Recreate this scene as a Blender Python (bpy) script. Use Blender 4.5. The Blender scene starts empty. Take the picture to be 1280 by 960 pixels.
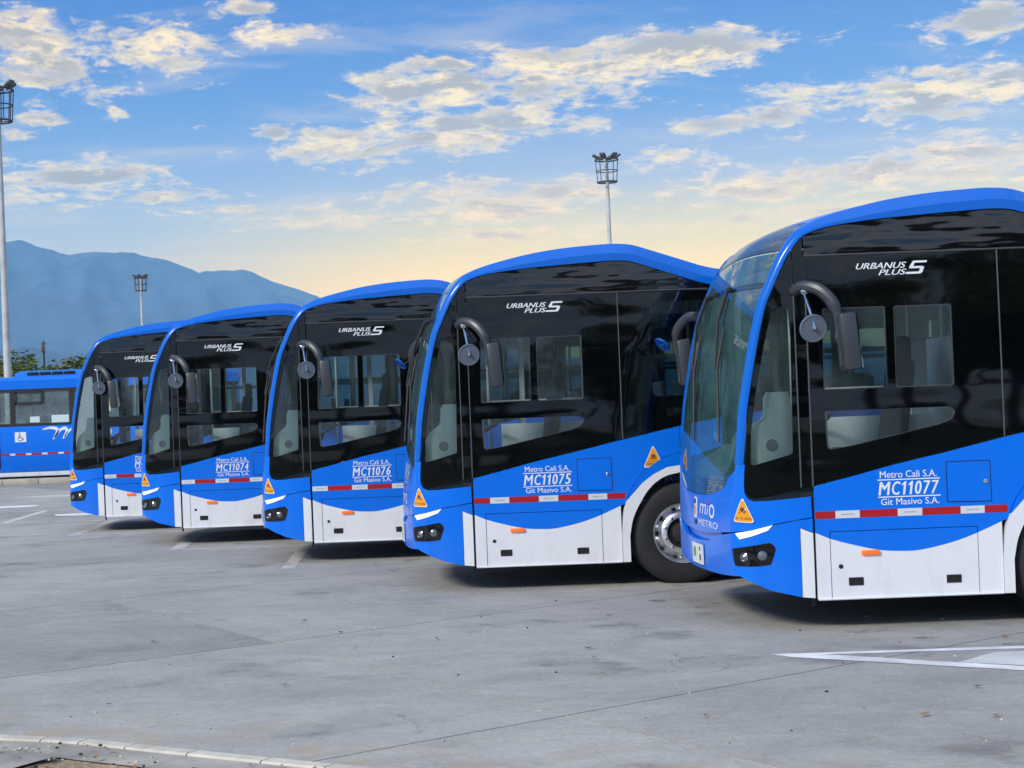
import bpy, bmesh, math, random
from mathutils import Vector, Matrix, noise
from mathutils.geometry import delaunay_2d_cdt
PI = math.pi
R = math.radians
random.seed(7)
scene = bpy.context.scene
C = scene.collection

# ------------------------------------------------------------------ camera
cam_d = bpy.data.cameras.new('camera')
cam = bpy.data.objects.new('camera', cam_d)
C.objects.link(cam)
scene.camera = cam
cam.location = (0, 0, 1.81)
cam.rotation_mode = 'XYZ'
cam.matrix_world = Matrix.Translation((0, 0, 1.81)) @ Matrix.Rotation(R(90), 4, 'X') @ Matrix.Rotation(R(-2.2), 4, 'Z')
cam_d.sensor_width = 36
cam_d.lens = 2080 / 1280 * 36
cam_d.shift_x = (640 - 471) / 1280
cam_d.shift_y = (507.5 - 480) / 1280
cam_d.clip_start = .1
cam_d.clip_end = 30000
scene.view_settings.view_transform = 'Standard'
scene.view_settings.look = 'None'
scene.view_settings.exposure = 0.66
scene.view_settings.gamma = 1
scene.cycles.use_denoising = True
scene.cycles.max_bounces = 10
scene.cycles.transparent_max_bounces = 24
scene.cycles.volume_bounces = 1
scene.cycles.caustics_reflective = False
scene.cycles.caustics_refractive = False

# ------------------------------------------------------------------ sky and sun
SUN_DIR = Vector((-.60, -.58, .55)).normalized()       # towards the sun
sun_el = math.asin(SUN_DIR.z)
sun_az = math.atan2(SUN_DIR.x, SUN_DIR.y)

class NT:
    """small helper for node trees"""
    def __init__(s, tree): s.t = tree; s.n = tree.nodes; s.l = tree.links
    def node(s, typ, **kw):
        nd = s.n.new(typ)
        for k, v in kw.items(): setattr(nd, k, v)
        return nd
    def set(s, sock, v):
        if hasattr(v, 'is_output') or isinstance(v, bpy.types.NodeSocket): s.l.new(v, sock)
        else: sock.default_value = v
    def math(s, op, a, b=None, c=None, clamp=False):
        nd = s.node('ShaderNodeMath', operation=op, use_clamp=clamp)
        s.set(nd.inputs[0], a)
        if b is not None: s.set(nd.inputs[1], b)
        if c is not None: s.set(nd.inputs[2], c)
        return nd.outputs[0]
    def smooth(s, v, a, b):
        nd = s.node('ShaderNodeMapRange', interpolation_type='SMOOTHSTEP')
        s.set(nd.inputs['Value'], v); nd.inputs['From Min'].default_value = a; nd.inputs['From Max'].default_value = b
        return nd.outputs['Result']
    def mix(s, f, a, b, blend='MIX'):
        nd = s.node('ShaderNodeMix', data_type='RGBA', blend_type=blend)
        s.set(nd.inputs[0], f); s.set(nd.inputs[6], a); s.set(nd.inputs[7], b)
        return nd.outputs[2]
    def ramp(s, v, stops, interp='LINEAR'):
        nd = s.node('ShaderNodeValToRGB'); cr = nd.color_ramp; cr.interpolation = interp
        while len(cr.elements) < len(stops): cr.elements.new(.5)
        for e, (p, c) in zip(cr.elements, stops): e.position = p; e.color = (*c, 1) if len(c) == 3 else c
        s.set(nd.inputs[0], v)
        return nd.outputs[0]
    def noise(s, vec, scale, detail=4, rough=.55, dist=0.0, dim='3D'):
        nd = s.node('ShaderNodeTexNoise', noise_dimensions=dim)
        if vec is not None: s.l.new(vec, nd.inputs['Vector'])
        nd.inputs['Scale'].default_value = scale; nd.inputs['Detail'].default_value = detail
        nd.inputs['Roughness'].default_value = rough; nd.inputs['Distortion'].default_value = dist
        return nd.outputs['Fac']
    def mapping(s, vec, scale=(1, 1, 1), loc=(0, 0, 0), rot=(0, 0, 0)):
        nd = s.node('ShaderNodeMapping'); s.l.new(vec, nd.inputs[0])
        nd.inputs['Location'].default_value = loc; nd.inputs['Rotation'].default_value = rot; nd.inputs['Scale'].default_value = scale
        return nd.outputs[0]

def lin(r, g, b):
    f = lambda c: (c / 255 / 12.92) if c <= 10 else ((c / 255 + .055) / 1.055) ** 2.4
    return (f(r), f(g), f(b))

world = bpy.data.worlds.new('World'); scene.world = world; world.use_nodes = True
W_ = NT(world.node_tree); W_.n.clear()
tc = W_.node('ShaderNodeTexCoord')
sep = W_.node('ShaderNodeSeparateXYZ'); W_.l.new(tc.outputs['Generated'], sep.inputs[0])
dx, dy, dz = sep.outputs
sky = W_.node('ShaderNodeTexSky', sky_type='NISHITA')
sky.sun_disc = False
sky.sun_elevation = sun_el
sky.sun_rotation = sun_az
sky.air_density = 1.0; sky.dust_density = .6; sky.ozone_density = 2.0
skyc = W_.mix(1.0, sky.outputs[0], (.085, .085, .085, 1), 'MULTIPLY')
el = W_.math('MULTIPLY', W_.math('ARCSINE', dz), 180 / PI)
az = W_.math('MULTIPLY', W_.math('ARCTAN2', dx, dy), 180 / PI)
# clear-air colours by elevation: peach near the horizon, blue above
elp = W_.math('MAXIMUM', el, 0.0)
e01 = W_.math('DIVIDE', elp, 90.0)
# (linear values; the strip near the horizon shines through kilometres of blue haze)
cool = W_.ramp(e01, [(0, (1.0, .68, .26)), (4.4 / 90, (.88, .64, .29)), (6.0 / 90, (.54, .53, .44)), (8.0 / 90, (.23, .34, .50)), (10.5 / 90, (.085, .215, .48)), (13.5 / 90, (.035, .14, .43)), (.36, (.10, .24, .52)), (1, (.11, .25, .50))])
warm = W_.ramp(e01, [(0, (1.9, 1.0, .01)), (4.2 / 90, (1.6, .92, .01)), (5.8 / 90, (1.02, .74, .14)), (7.5 / 90, (.42, .43, .46)), (10.0 / 90, (.10, .225, .48)), (13.5 / 90, (.04, .145, .43)), (.36, (.10, .24, .52)), (1, (.11, .25, .50))])
azf = W_.smooth(W_.math('ABSOLUTE', W_.math('SUBTRACT', az, 14.0)), 24.0, 10.0)
dusk = W_.ramp(e01, [(0, (.36, .42, .50)), (5.0 / 90, (.32, .40, .52)), (14.0 / 90, (.14, .26, .48)), (.36, (.10, .24, .52)), (1, (.11, .25, .50))])
opp = W_.smooth(W_.math('ABSOLUTE', W_.math('SUBTRACT', az, 5.0)), 35.0, 95.0)
clear = W_.mix(opp, W_.mix(azf, cool, warm), dusk)
base = W_.mix(.08, clear, skyc)
# clouds: a broken layer seen in perspective
den = W_.math('ADD', W_.math('MAXIMUM', dz, 0.0), .2)
cv = W_.node('ShaderNodeCombineXYZ')
W_.set(cv.inputs[0], W_.math('DIVIDE', dx, den)); W_.set(cv.inputs[1], W_.math('DIVIDE', dy, den))
pv = cv.outputs[0]
def cloud_noise(vec):
    f = W_.noise(vec, 17.0, 12, .68, .3)
    m = W_.noise(W_.mapping(vec, loc=(3.1, 7.7, 0)), 4.6, 8, .62, .4)
    return W_.math('MULTIPLY', W_.math('SUBTRACT', f, .5), 2.5), W_.math('MULTIPLY', W_.math('SUBTRACT', m, .5), 2.1)
den2 = W_.math('ADD', den, .009)
cv2 = W_.node('ShaderNodeCombineXYZ')
W_.set(cv2.inputs[0], W_.math('DIVIDE', dx, den2)); W_.set(cv2.inputs[1], W_.math('DIVIDE', dy, den2))
f_here, m_here = cloud_noise(pv); f_up, m_up = cloud_noise(cv2.outputs[0])
n_here = W_.math('ADD', f_here, m_here)
n_big = W_.noise(W_.mapping(pv, loc=(1.3, 2.7, .5)), .9, 3, .5)
BANKS = [(-10.72, 12.08, 3.03, 1.24, 1), (-6.69, 12.18, 3.03, .96, 1), (-3.11, 12.64, 1.93, .44, .9), (-11.75, 12.97, 1.65, .77, 1), (-8.52, 10.23, .44, .22, .8),
 (-4.78, 8.75, .66, .22, .8), (-3.11, 9.38, .77, .36, .9), (-11.07, 9.99, .83, .3, .8), (-12.01, 9.52, .77, .28, .7), (-9.55, 8.07, 3.03, .72, .85), (-10.9, 7.61, 2.75, .69, .8),
 (-7.15, 7.33, 2.75, .33, .8), (2.87, 10.71, 3.03, .88, 1), (6.71, 10.9, 3.86, 1.16, 1), (10.77, 11.42, 2.75, .88, 1), (2.9, 11.45, 2.2, .39, .8), (-1.06, 8.94, 2.48, .69, 1),
 (2.81, 9.24, 3.58, .88, 1), (5.29, 9.52, 2.48, .77, 1), (2.18, 7.3, 2.48, .41, .8), (-.05, 6.47, 4.13, .39, .75), (4.35, 6.47, 3.58, .5, .8), (-4.44, 6.88, 3.31, .28, .7),
 (12, 8.97, 1.93, .39, .8), (14.63, 9.43, 2.75, .72, .95), (18.44, 9.35, 3.58, .83, 1), (20.89, 9.42, 2.2, .72, 1), (20.73, 11.63, 1.93, .61, .95), (17.1, 7.02, 4.68, .66, .9),
 (19.6, 7.46, 3.31, .55, .9), (13.23, 6.78, 4.41, .61, .85), (10.1, 7.91, 1.93, .39, .8), (7.1, 7.01, 2.2, .55, .85), (6.51, 5.69, 6.06, .44, .7), (14.5, 5.82, 4.68, .44, .7),
 (-3.9, 13.52, .83, .28, .7), (17.72, 10.24, 1.1, .22, .7)]
cover = None
for (a, e, sa, se, w) in BANKS:
    p = W_.math('MULTIPLY', W_.math('SUBTRACT', az, a), 1 / (sa * 1.04))
    q = W_.math('MULTIPLY', W_.math('SUBTRACT', el, e), 1 / (se * 1.02))
    r2 = W_.math('MULTIPLY_ADD', q, q, W_.math('MULTIPLY', p, p))
    g = W_.math('MULTIPLY', W_.math('EXPONENT', W_.math('MULTIPLY', r2, -.9)), w)
    cover = g if cover is None else W_.math('MAXIMUM', cover, g)
# unseen broken cover beyond the banks; bright cloud overhead added for ambient light
away = W_.smooth(W_.math('MAXIMUM', W_.math('SUBTRACT', W_.math('ABSOLUTE', W_.math('SUBTRACT', az, 5.0)), 18.0), W_.math('SUBTRACT', el, 14.0)), 0.0, 4.0)
cover = W_.math('MAXIMUM', cover, W_.math('MULTIPLY', away, W_.smooth(n_big, .40, .66)))
field = W_.math('ADD', W_.math('MULTIPLY', cover, 1.05), n_here)
alpha = W_.smooth(field, .37, 1.05)
body = W_.math('ADD', W_.math('MULTIPLY', cover, 1.05), W_.math('MULTIPLY_ADD', f_here, .38, m_here))
lit = W_.smooth(W_.math('ADD', W_.math('SUBTRACT', m_up, m_here), W_.math('MULTIPLY', W_.math('SUBTRACT', f_up, f_here), .35)), -.10, .20)
thick = W_.math('MULTIPLY', W_.smooth(body, .46, 1.06), W_.math('MULTIPLY_ADD', lit, -.80, 1.0))
lowglow = W_.math('MULTIPLY', W_.smooth(el, 9.5, 4.0), azf)
over = W_.smooth(el, 14.0, 30.0)
edge_c = W_.mix(W_.math('MAXIMUM', over, opp), W_.mix(lowglow, (1.15, .84, .36, 1), (1.55, .92, .20, 1)), (.95, .86, .74, 1))
core_c = W_.mix(W_.math('MAXIMUM', over, opp), W_.mix(lowglow, (.40, .345, .26, 1), (.95, .60, .18, 1)), (.48, .48, .52, 1))
cl = W_.mix(thick, edge_c, core_c)
wisp = W_.math('MULTIPLY', W_.smooth(W_.noise(W_.mapping(pv, scale=(.8, 2.2, 1)), 3.0, 6, .6, .5), .46, .78), .26)
base2 = W_.mix(wisp, base, edge_c)
final = W_.mix(W_.math('MULTIPLY', alpha, .95), base2, cl)
bg = W_.node('ShaderNodeBackground'); W_.l.new(final, bg.inputs[0]); bg.inputs[1].default_value = 1.0
wo = W_.node('ShaderNodeOutputWorld'); W_.l.new(bg.outputs[0], wo.inputs[0])

sun_d = bpy.data.lights.new('sun', 'SUN'); sun = bpy.data.objects.new('sun', sun_d); C.objects.link(sun)
sun_d.energy = 2.2; sun_d.angle = R(12); sun_d.color = (1, .96, .89)
sun.rotation_euler = (-SUN_DIR).to_track_quat('-Z', 'Y').to_euler()
sun.location = (-20, -20, 40)

# ------------------------------------------------------------------ materials
def mat(name, col, rough=.5, metal=0, spec=.5, ior=1.5, coat=0, bump=None, var=None, emit=None, dirt=0):
    m = bpy.data.materials.new(name); m.use_nodes = True
    t = NT(m.node_tree); b = t.n['Principled BSDF']
    b.inputs['Base Color'].default_value = (*col, 1); b.inputs['Roughness'].default_value = rough
    b.inputs['Metallic'].default_value = metal; b.inputs['IOR'].default_value = ior
    b.inputs['Specular IOR Level'].default_value = spec
    if coat: b.inputs['Coat Weight'].default_value = coat; b.inputs['Coat Roughness'].default_value = .04
    if emit: b.inputs['Emission Color'].default_value = (*emit[0], 1); b.inputs['Emission Strength'].default_value = emit[1]
    co = t.node('ShaderNodeTexCoord').outputs['Object'] if (bump or var or dirt) else None
    if var:      # (scale, amount)
        n = t.noise(co, var[0], 6, .6)
        f = t.ramp(n, [(.3, (1 - var[1],) * 3), (.7, (1 + var[1],) * 3)])
        c = t.mix(1.0, (*col, 1), f, 'MULTIPLY'); t.l.new(c, b.inputs['Base Color'])
        t.set(b.inputs['Roughness'], t.math('MULTIPLY_ADD', n, .25, rough - .1, clamp=True))
    if dirt:     # dust film, heaviest along the lower skirt
        wp = t.node('ShaderNodeNewGeometry').outputs['Position']
        n = t.noise(t.mapping(wp, scale=(1, 1, .35)), 5.0, 8, .65)
        sp = t.node('ShaderNodeSeparateXYZ'); t.l.new(co, sp.inputs[0])
        low = t.smooth(sp.outputs[2], .75, .2)
        f = t.math('MULTIPLY', t.smooth(n, .42, .75), t.math('MULTIPLY_ADD', low, dirt * 1.8, dirt * .5), clamp=True)
        c = t.mix(f, (*col, 1), (.23, .2, .17, 1)); t.l.new(c, b.inputs['Base Color'])
        t.set(b.inputs['Roughness'], t.math('MULTIPLY_ADD', f, .5, rough, clamp=True))
    if bump:     # (scale, strength, distance)
        n = t.noise(t.mapping(co, scale=(.45, 1, 1.9)) if len(bump) > 4 else co, bump[0], bump[3] if len(bump) > 3 else 4, .5)
        bn = t.node('ShaderNodeBump'); bn.inputs['Strength'].default_value = bump[1]; bn.inputs['Distance'].default_value = bump[2]
        t.l.new(n, bn.inputs['Height']); t.l.new(bn.outputs[0], b.inputs['Normal'])
        if coat: t.l.new(bn.outputs[0], b.inputs['Coat Normal'])
    return m

def glass(name, tint, refl=1.0, ior=1.5, wave=.25, light_film=0.0, film=(.55, .74, .74)):
    m = bpy.data.materials.new(name); m.use_nodes = True
    t = NT(m.node_tree); t.n.clear()
    tr = t.node('ShaderNodeBsdfTransparent'); tr.inputs[0].default_value = (*tint, 1)
    gl = t.node('ShaderNodeBsdfGlossy'); gl.inputs['Roughness'].default_value = .015; gl.inputs[0].default_value = (refl, refl, refl, 1)
    fr = t.node('ShaderNodeFresnel'); fr.inputs[0].default_value = ior
    co = t.node('ShaderNodeTexCoord').outputs['Object']
    bn = t.node('ShaderNodeBump'); bn.inputs['Strength'].default_value = wave; bn.inputs['Distance'].default_value = .006
    t.l.new(t.noise(co, 1.4, 1, .5), bn.inputs['Height']); t.l.new(bn.outputs[0], gl.inputs['Normal'])
    mx = t.node('ShaderNodeMixShader'); t.l.new(fr.outputs[0], mx.inputs[0])
    if light_film:  # dust-like film: window brightness and sky sheen painted into the glass colour
        df = t.node('ShaderNodeBsdfDiffuse'); df.inputs[0].default_value = (*film, 1); m2 = t.node('ShaderNodeMixShader')
        t.set(m2.inputs[0], t.math('MULTIPLY', t.noise(co, 3.0, 5, .6), light_film * 2)); t.l.new(tr.outputs[0], m2.inputs[1]); t.l.new(df.outputs[0], m2.inputs[2]); tr = m2
    t.l.new(tr.outputs[0], mx.inputs[1]); t.l.new(gl.outputs[0], mx.inputs[2])
    o = t.node('ShaderNodeOutputMaterial'); t.l.new(mx.outputs[0], o.inputs[0])
    return m

M = {}
M['blue'] = mat('blue_paint', (.0, .165, .80), .30, spec=.3, coat=.15, bump=(1.6, .10, .01), dirt=.05)
M['bluegloss'] = mat('blue_gloss_paint', (.0, .128, .60), .35, spec=.15, coat=.5)
M['bluegloss'].node_tree.nodes['Principled BSDF'].inputs['Coat Roughness'].default_value = .13
M['white'] = mat('white_paint', (.80, .81, .84), .33, coat=.4, bump=(1.6, .08, .01), dirt=.10)
M['black'] = mat('black_glass', (.001, .0015, .002), .03, ior=1.55, bump=(1.5, .55, .012, 1, 1))
M['gloss'] = mat('gloss_black_panel', (.004, .004, .005), .05, ior=1.75, bump=(2.6, .9, .024, 2, 1))
M['cap'] = mat('smoked_roof_cap', (.012, .014, .018), .08, ior=1.9, bump=(2.0, .2, .01))
M['clear'] = glass('clear_glass', (.90, .98, .97), light_film=.035)
M['tint'] = glass('tinted_glass', (.66, .74, .76), 1.0, 1.55)
M['screen'] = glass('windscreen_glass', (.84, .98, .97), 1.0, 1.55, .12, .12, (.30, .70, .72))
M['doorglass'] = glass('light_film_door_glass', (.80, .90, .90), 1.0, 1.5, .2, .05)
M['rubber'] = mat('black_rubber', (.012, .012, .013), .6)
M['tyre'] = mat('tyre_rubber', (.014, .014, .015), .7, var=(6, .35), bump=(40, .2, .002))
M['frit'] = mat('black_edging', (.008, .009, .012), .12)
M['trimline'] = mat('grey_rubber_seal', (.07, .07, .08), .5)
M['dark'] = mat('dark_underbody', (.012, .012, .012), .85)
M['red'] = mat('red_reflective_tape', (.42, .008, .012), .35)
M['tape'] = mat('white_reflective_tape', (.68, .70, .74), .35)
M['print'] = mat('white_lettering', (.82, .84, .88), .4)
M['yellow'] = mat('yellow_sign', (.85, .34, .012), .4)
M['signink'] = mat('brown_sign_ink', (.16, .045, .01), .5)
M['amber'] = mat('amber_lens', (.85, .14, .01), .2, emit=((1, .2, .02), .25))
M['lamp'] = mat('white_lamp_lens', (.85, .87, .9), .12, emit=((1, 1, 1), .15))
M['chrome'] = mat('polished_metal', (.75, .76, .78), .14, metal=1)
M['lensdark'] = mat('lens_glass', (.30, .31, .33), .12, metal=.85)
M['alu'] = mat('polished_aluminium', (.86, .87, .88), .33, metal=1, bump=(60, .08, .002))
M['mirror'] = mat('grey_mirror_shell', (.045, .05, .062), .38, bump=(120, .1, .001))
M['bluereflect'] = mat('mirror_back_reflected_blue', (.0, .08, .40), .3)  # reflected blue painted into the far round mirror's own colour
M['mirrorback'] = mat('grey_mirror_back', (.13, .155, .20), .35)
M['mirrorglass'] = mat('mirror_glass', (.8, .82, .85), .03, metal=1)
M['cabin'] = mat('pale_green_cabin_plastic', (.52, .66, .60), .5, var=(4, .08))
M['cabinlight'] = mat('pale_grey_lining', (.74, .76, .75), .6)
M['seat'] = mat('grey_seat_plastic', (.46, .49, .50), .45)
M['seatdark'] = mat('dark_seat_fabric', (.03, .032, .036), .8)
M['pole'] = mat('grab_pole_paint', (.55, .56, .55), .3)
M['floor'] = mat('grey_bus_floor', (.30, .30, .31), .7)
M['masts'] = mat('galvanised_mast', (.52, .52, .52), .6, var=(1.2, .25))
M['mastdark'] = mat('weathered_steel', (.07, .06, .055), .6)
M['plate'] = mat('number_plate_white', (.75, .76, .72), .45)
M['ink'] = mat('black_ink', (.01, .01, .012), .5)
M['pink'] = mat('magenta_print', (.55, .03, .25), .4)
M['green'] = mat('green_print', (.1, .4, .12), .5)

# ------------------------------------------------------------------ object helpers
def tag(o, label=None, cat=None, group=None, kind=None):
    if label: o['label'] = label
    if cat: o['category'] = cat
    if group: o['group'] = group
    if kind: o['kind'] = kind
    return o
def empty(name, loc, label, cat, group=None, rz=0):
    o = bpy.data.objects.new(name, None); C.objects.link(o); o.location = loc; o.rotation_euler = (0, 0, rz)
    o.empty_display_size = .3
    return tag(o, label, cat, group)
def link(name, me, parent=None):
    o = bpy.data.objects.new(name, me); C.objects.link(o)
    if parent: o.parent = parent
    return o
def copy_tree(o, parent=None, skip=()):
    c = o.copy(); C.objects.link(c); c.parent = parent
    for ch in [k for k in o.children if k.name.split('.')[0] not in skip]:
        copy_tree(ch, c)
    return c

class MB:
    def __init__(s): s.v = []; s.f = []; s.mi = []; s.sm = []
    def add(s, vs, fs, mi=0, smooth=False):
        b = len(s.v); s.v += [tuple(v) for v in vs]
        for f in fs: s.f.append([i + b for i in f]); s.mi.append(mi); s.sm.append(smooth)
        return s
    def box(s, c, d, mi=0, rot=None, bev=0):
        hx, hy, hz = d[0] / 2, d[1] / 2, d[2] / 2
        bev = min(bev, hx * .9, hy * .9, hz * .9)
        if bev <= 0:
            vs = [Vector((x, y, z)) for x in (-hx, hx) for y in (-hy, hy) for z in (-hz, hz)]
            fs = [(0, 1, 3, 2), (4, 6, 7, 5), (0, 4, 5, 1), (2, 3, 7, 6), (0, 2, 6, 4), (1, 5, 7, 3)]
        else:
            bm = bmesh.new(); bmesh.ops.create_cube(bm, size=1)
            for v in bm.verts: v.co = Vector((v.co.x * d[0], v.co.y * d[1], v.co.z * d[2]))
            bmesh.ops.bevel(bm, geom=bm.edges[:], offset=bev, segments=2, affect='EDGES', profile=.5)
            bm.verts.index_update(); vs = [v.co.copy() for v in bm.verts]; fs = [[v.index for v in f.verts] for f in bm.faces]; bm.free()
        m = rot.to_matrix() if rot is not None and hasattr(rot, 'to_matrix') else rot
        c = Vector(c)
        vs = [(m @ v if m else v) + c for v in vs]
        return s.add(vs, fs, mi, bev > 0)
    def tube(s, pts, rad, n=8, mi=0, caps=True, flat=1.0):
        pts = [Vector(p) for p in pts]; k = len(pts)
        rad = rad if isinstance(rad, (list, tuple)) else [rad] * k
        vs = []; up = None
        for i, p in enumerate(pts):
            t = (pts[min(i + 1, k - 1)] - pts[max(i - 1, 0)]).normalized()
            if up is None:
                up = Vector((0, 0, 1)) if abs(t.z) < .9 else Vector((1, 0, 0))
            sx = t.cross(up).normalized(); up = sx.cross(t).normalized()
            for j in range(n):
                a = 2 * PI * j / n
                vs.append(p + sx * math.cos(a) * rad[i] + up * math.sin(a) * rad[i] * flat)
        fs = []
        for i in range(k - 1):
            for j in range(n):
                fs.append((i * n + j, i * n + (j + 1) % n, (i + 1) * n + (j + 1) % n, (i + 1) * n + j))
        if caps: fs += [tuple(range(n))[::-1], tuple((k - 1) * n + j for j in range(n))]
        return s.add(vs, fs, mi, True)
    def lathe(s, prof, c=(0, 0, 0), axis='y', n=32, mi=0, sx=1, sz=1):
        """prof: list of (radius, offset along axis)"""
        vs = []; c = Vector(c)
        for (r, h) in prof:
            for j in range(n):
                a = 2 * PI * j / n; p = (math.cos(a) * r * sx, math.sin(a) * r * sz)
                vs.append(c + (Vector((p[0], h, p[1])) if axis == 'y' else Vector((p[0], p[1], h)) if axis == 'z' else Vector((h, p[0], p[1]))))
        fs = []
        for i in range(len(prof) - 1):
            for j in range(n):
                q = (i * n + j, i * n + (j + 1) % n, (i + 1) * n + (j + 1) % n, (i + 1) * n + j)
                fs.append(q if axis != 'y' else q[::-1])
        return s.add(vs, fs, mi, True)
    def prism(s, poly, y0, y1, mi=0, axis='y'):
        """polygon in (x,z) extruded along y (or in (x,y) along z)"""
        n = len(poly)
        mk = (lambda p, h: (p[0], h, p[1])) if axis == 'y' else (lambda p, h: (p[0], p[1], h)) if axis == 'z' else (lambda p, h: (h, p[0], p[1]))
        vs = [mk(p, y0) for p in poly] + [mk(p, y1) for p in poly]
        fs = [tuple(range(n)), tuple(range(n, 2 * n))[::-1]] + [(i, i + n, (i + 1) % n + n, (i + 1) % n) for i in range(n)]
        return s.add(vs, fs, mi)
    def mesh(s, name, mats, ang=35):
        me = bpy.data.meshes.new(name); me.from_pydata(s.v, [], s.f)
        for m in (mats if isinstance(mats, (list, tuple)) else [mats]): me.materials.append(M[m] if isinstance(m, str) else m)
        me.polygons.foreach_set('material_index', s.mi); me.polygons.foreach_set('use_smooth', [True] * len(s.f) if any(s.sm) else [False] * len(s.f))
        me.update()
        bm = bmesh.new(); bm.from_mesh(me); bmesh.ops.recalc_face_normals(bm, faces=bm.faces[:]); bm.to_mesh(me); bm.free()
        if any(s.sm): me.set_sharp_from_angle(angle=R(ang))
        return me
    def build(s, name, mats, parent=None, ang=35):
        return link(name, s.mesh(name, mats, ang), parent)

def cr(pts, n=6, closed=False):
    """Catmull-Rom through control points"""
    out = []; k = len(pts)
    rng = range(k) if closed else range(k - 1)
    for i in rng:
        p1 = Vector(pts[i]); p2 = Vector(pts[(i + 1) % k])
        p0 = Vector(pts[i - 1]) if (closed or i > 0) else 2 * p1 - p2
        p3 = Vector(pts[(i + 2) % k]) if (closed or i + 2 < k) else 2 * p2 - p1
        for j in range(n):
            t = j / n
            out.append(tuple(.5 * ((2 * p1) + (p2 - p0) * t + (2 * p0 - 5 * p1 + 4 * p2 - p3) * t * t + (3 * p1 - p0 - 3 * p2 + p3) * t ** 3)))
    if not closed: out.append(tuple(pts[-1]))
    return out
def rounded(pts, r, n=4):
    out = []; k = len(pts)
    for i in range(k):
        p = Vector(pts[i]); a = Vector(pts[i - 1]) - p; b = Vector(pts[(i + 1) % k]) - p
        rr = r[i] if isinstance(r, (list, tuple)) else r
        rr = min(rr, a.length * .45, b.length * .45)
        if rr < 1e-4: out.append(tuple(p)); continue
        p0 = p + a.normalized() * rr; p2 = p + b.normalized() * rr
        for j in range(n + 1):
            t = j / n; out.append(tuple(p0 * (1 - t) ** 2 + p * 2 * t * (1 - t) + p2 * t * t))
    return out
def inside(p, poly):
    x, y = p; c = False; j = len(poly) - 1
    for i in range(len(poly)):
        xi, yi = poly[i]; xj, yj = poly[j]
        if (yi > y) != (yj > y) and x < (xj - xi) * (y - yi) / (yj - yi) + xi: c = not c
        j = i
    return c
def densify(poly, step):
    out = []
    for i in range(len(poly)):
        a = Vector(poly[i]); b = Vector(poly[(i + 1) % len(poly)]); n = max(1, int(math.ceil((b - a).length / step - 1e-6)))
        for j in range(n): out.append(tuple(a.lerp(b, j / n)))
    return out
def area(poly): return .5 * sum(poly[i - 1][0] * poly[i][1] - poly[i][0] * poly[i - 1][1] for i in range(len(poly)))
def clean(poly):
    out = []
    for p in poly:
        if not out or (Vector(p) - Vector(out[-1])).length > 1e-4: out.append(tuple(p))
    if (Vector(out[0]) - Vector(out[-1])).length < 1e-4: out.pop()
    return out

def sheet(polys, surf, thick=.012, step=.3, off=0.0, flip=False):
    """polys: (outer, holes, material index) in the surface's own 2-D coordinates -> MB with front, rim and back"""
    mb = MB()
    for (outer, holes, mi) in polys:
        loops = [densify(clean(outer), step)] + [densify(clean(h), step) for h in holes]
        if area(loops[0]) < 0: loops[0].reverse()
        for i in range(1, len(loops)):
            if area(loops[i]) > 0: loops[i].reverse()
        vs = []; es = []
        for lp in loops:
            b = len(vs); n = len(lp); vs += lp; es += [(b + i, b + (i + 1) % n) for i in range(n)]
        nb = len(vs)
        x0 = min(p[0] for p in loops[0]); x1 = max(p[0] for p in loops[0]); y0 = min(p[1] for p in loops[0]); y1 = max(p[1] for p in loops[0])
        xs = x0 + step * .5
        bpts = vs[:]
        while xs < x1:
            ys = y0 + step * .5
            while ys < y1:
                p = (xs, ys)
                if inside(p, loops[0]) and not any(inside(p, h) for h in loops[1:]) and min((p[0] - q[0]) ** 2 + (p[1] - q[1]) ** 2 for q in bpts) > (step * .45) ** 2: vs.append(p)
                ys += step
            xs += step
        r = delaunay_2d_cdt([Vector(v) for v in vs], es, [], 0, 1e-5)
        v2 = [tuple(v) for v in r[0]]
        tris = []
        for f in r[2]:
            c = (sum(v2[i][0] for i in f) / len(f), sum(v2[i][1] for i in f) / len(f))
            if inside(c, loops[0]) and not any(inside(c, h) for h in loops[1:]): tris.append(list(f) if not flip else list(f)[::-1])
        mb.add([surf(p, off) for p in v2], tris, mi, True)
        if thick > 0:
            for lp in loops:
                n = len(lp)
                mb.add([surf(p, off) for p in lp] + [surf(p, off - thick) for p in lp],
                       [((i, i + n, (i + 1) % n + n, (i + 1) % n) if not flip else ((i + 1) % n, (i + 1) % n + n, i + n, i)) for i in range(n)], mi, True)
    return mb
def mesh_raw(mb, name, mats, ang=30):
    me = bpy.data.meshes.new(name); me.from_pydata(mb.v, [], mb.f)
    for m in (mats if isinstance(mats, (list, tuple)) else [mats]): me.materials.append(M[m])
    me.polygons.foreach_set('material_index', mb.mi); me.polygons.foreach_set('use_smooth', [True] * len(mb.f)); me.update()
    bm = bmesh.new(); bm.from_mesh(me); bmesh.ops.remove_doubles(bm, verts=bm.verts[:], dist=1e-5); bm.to_mesh(me); bm.free()
    me.set_sharp_from_angle(angle=R(ang))
    return me

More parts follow.
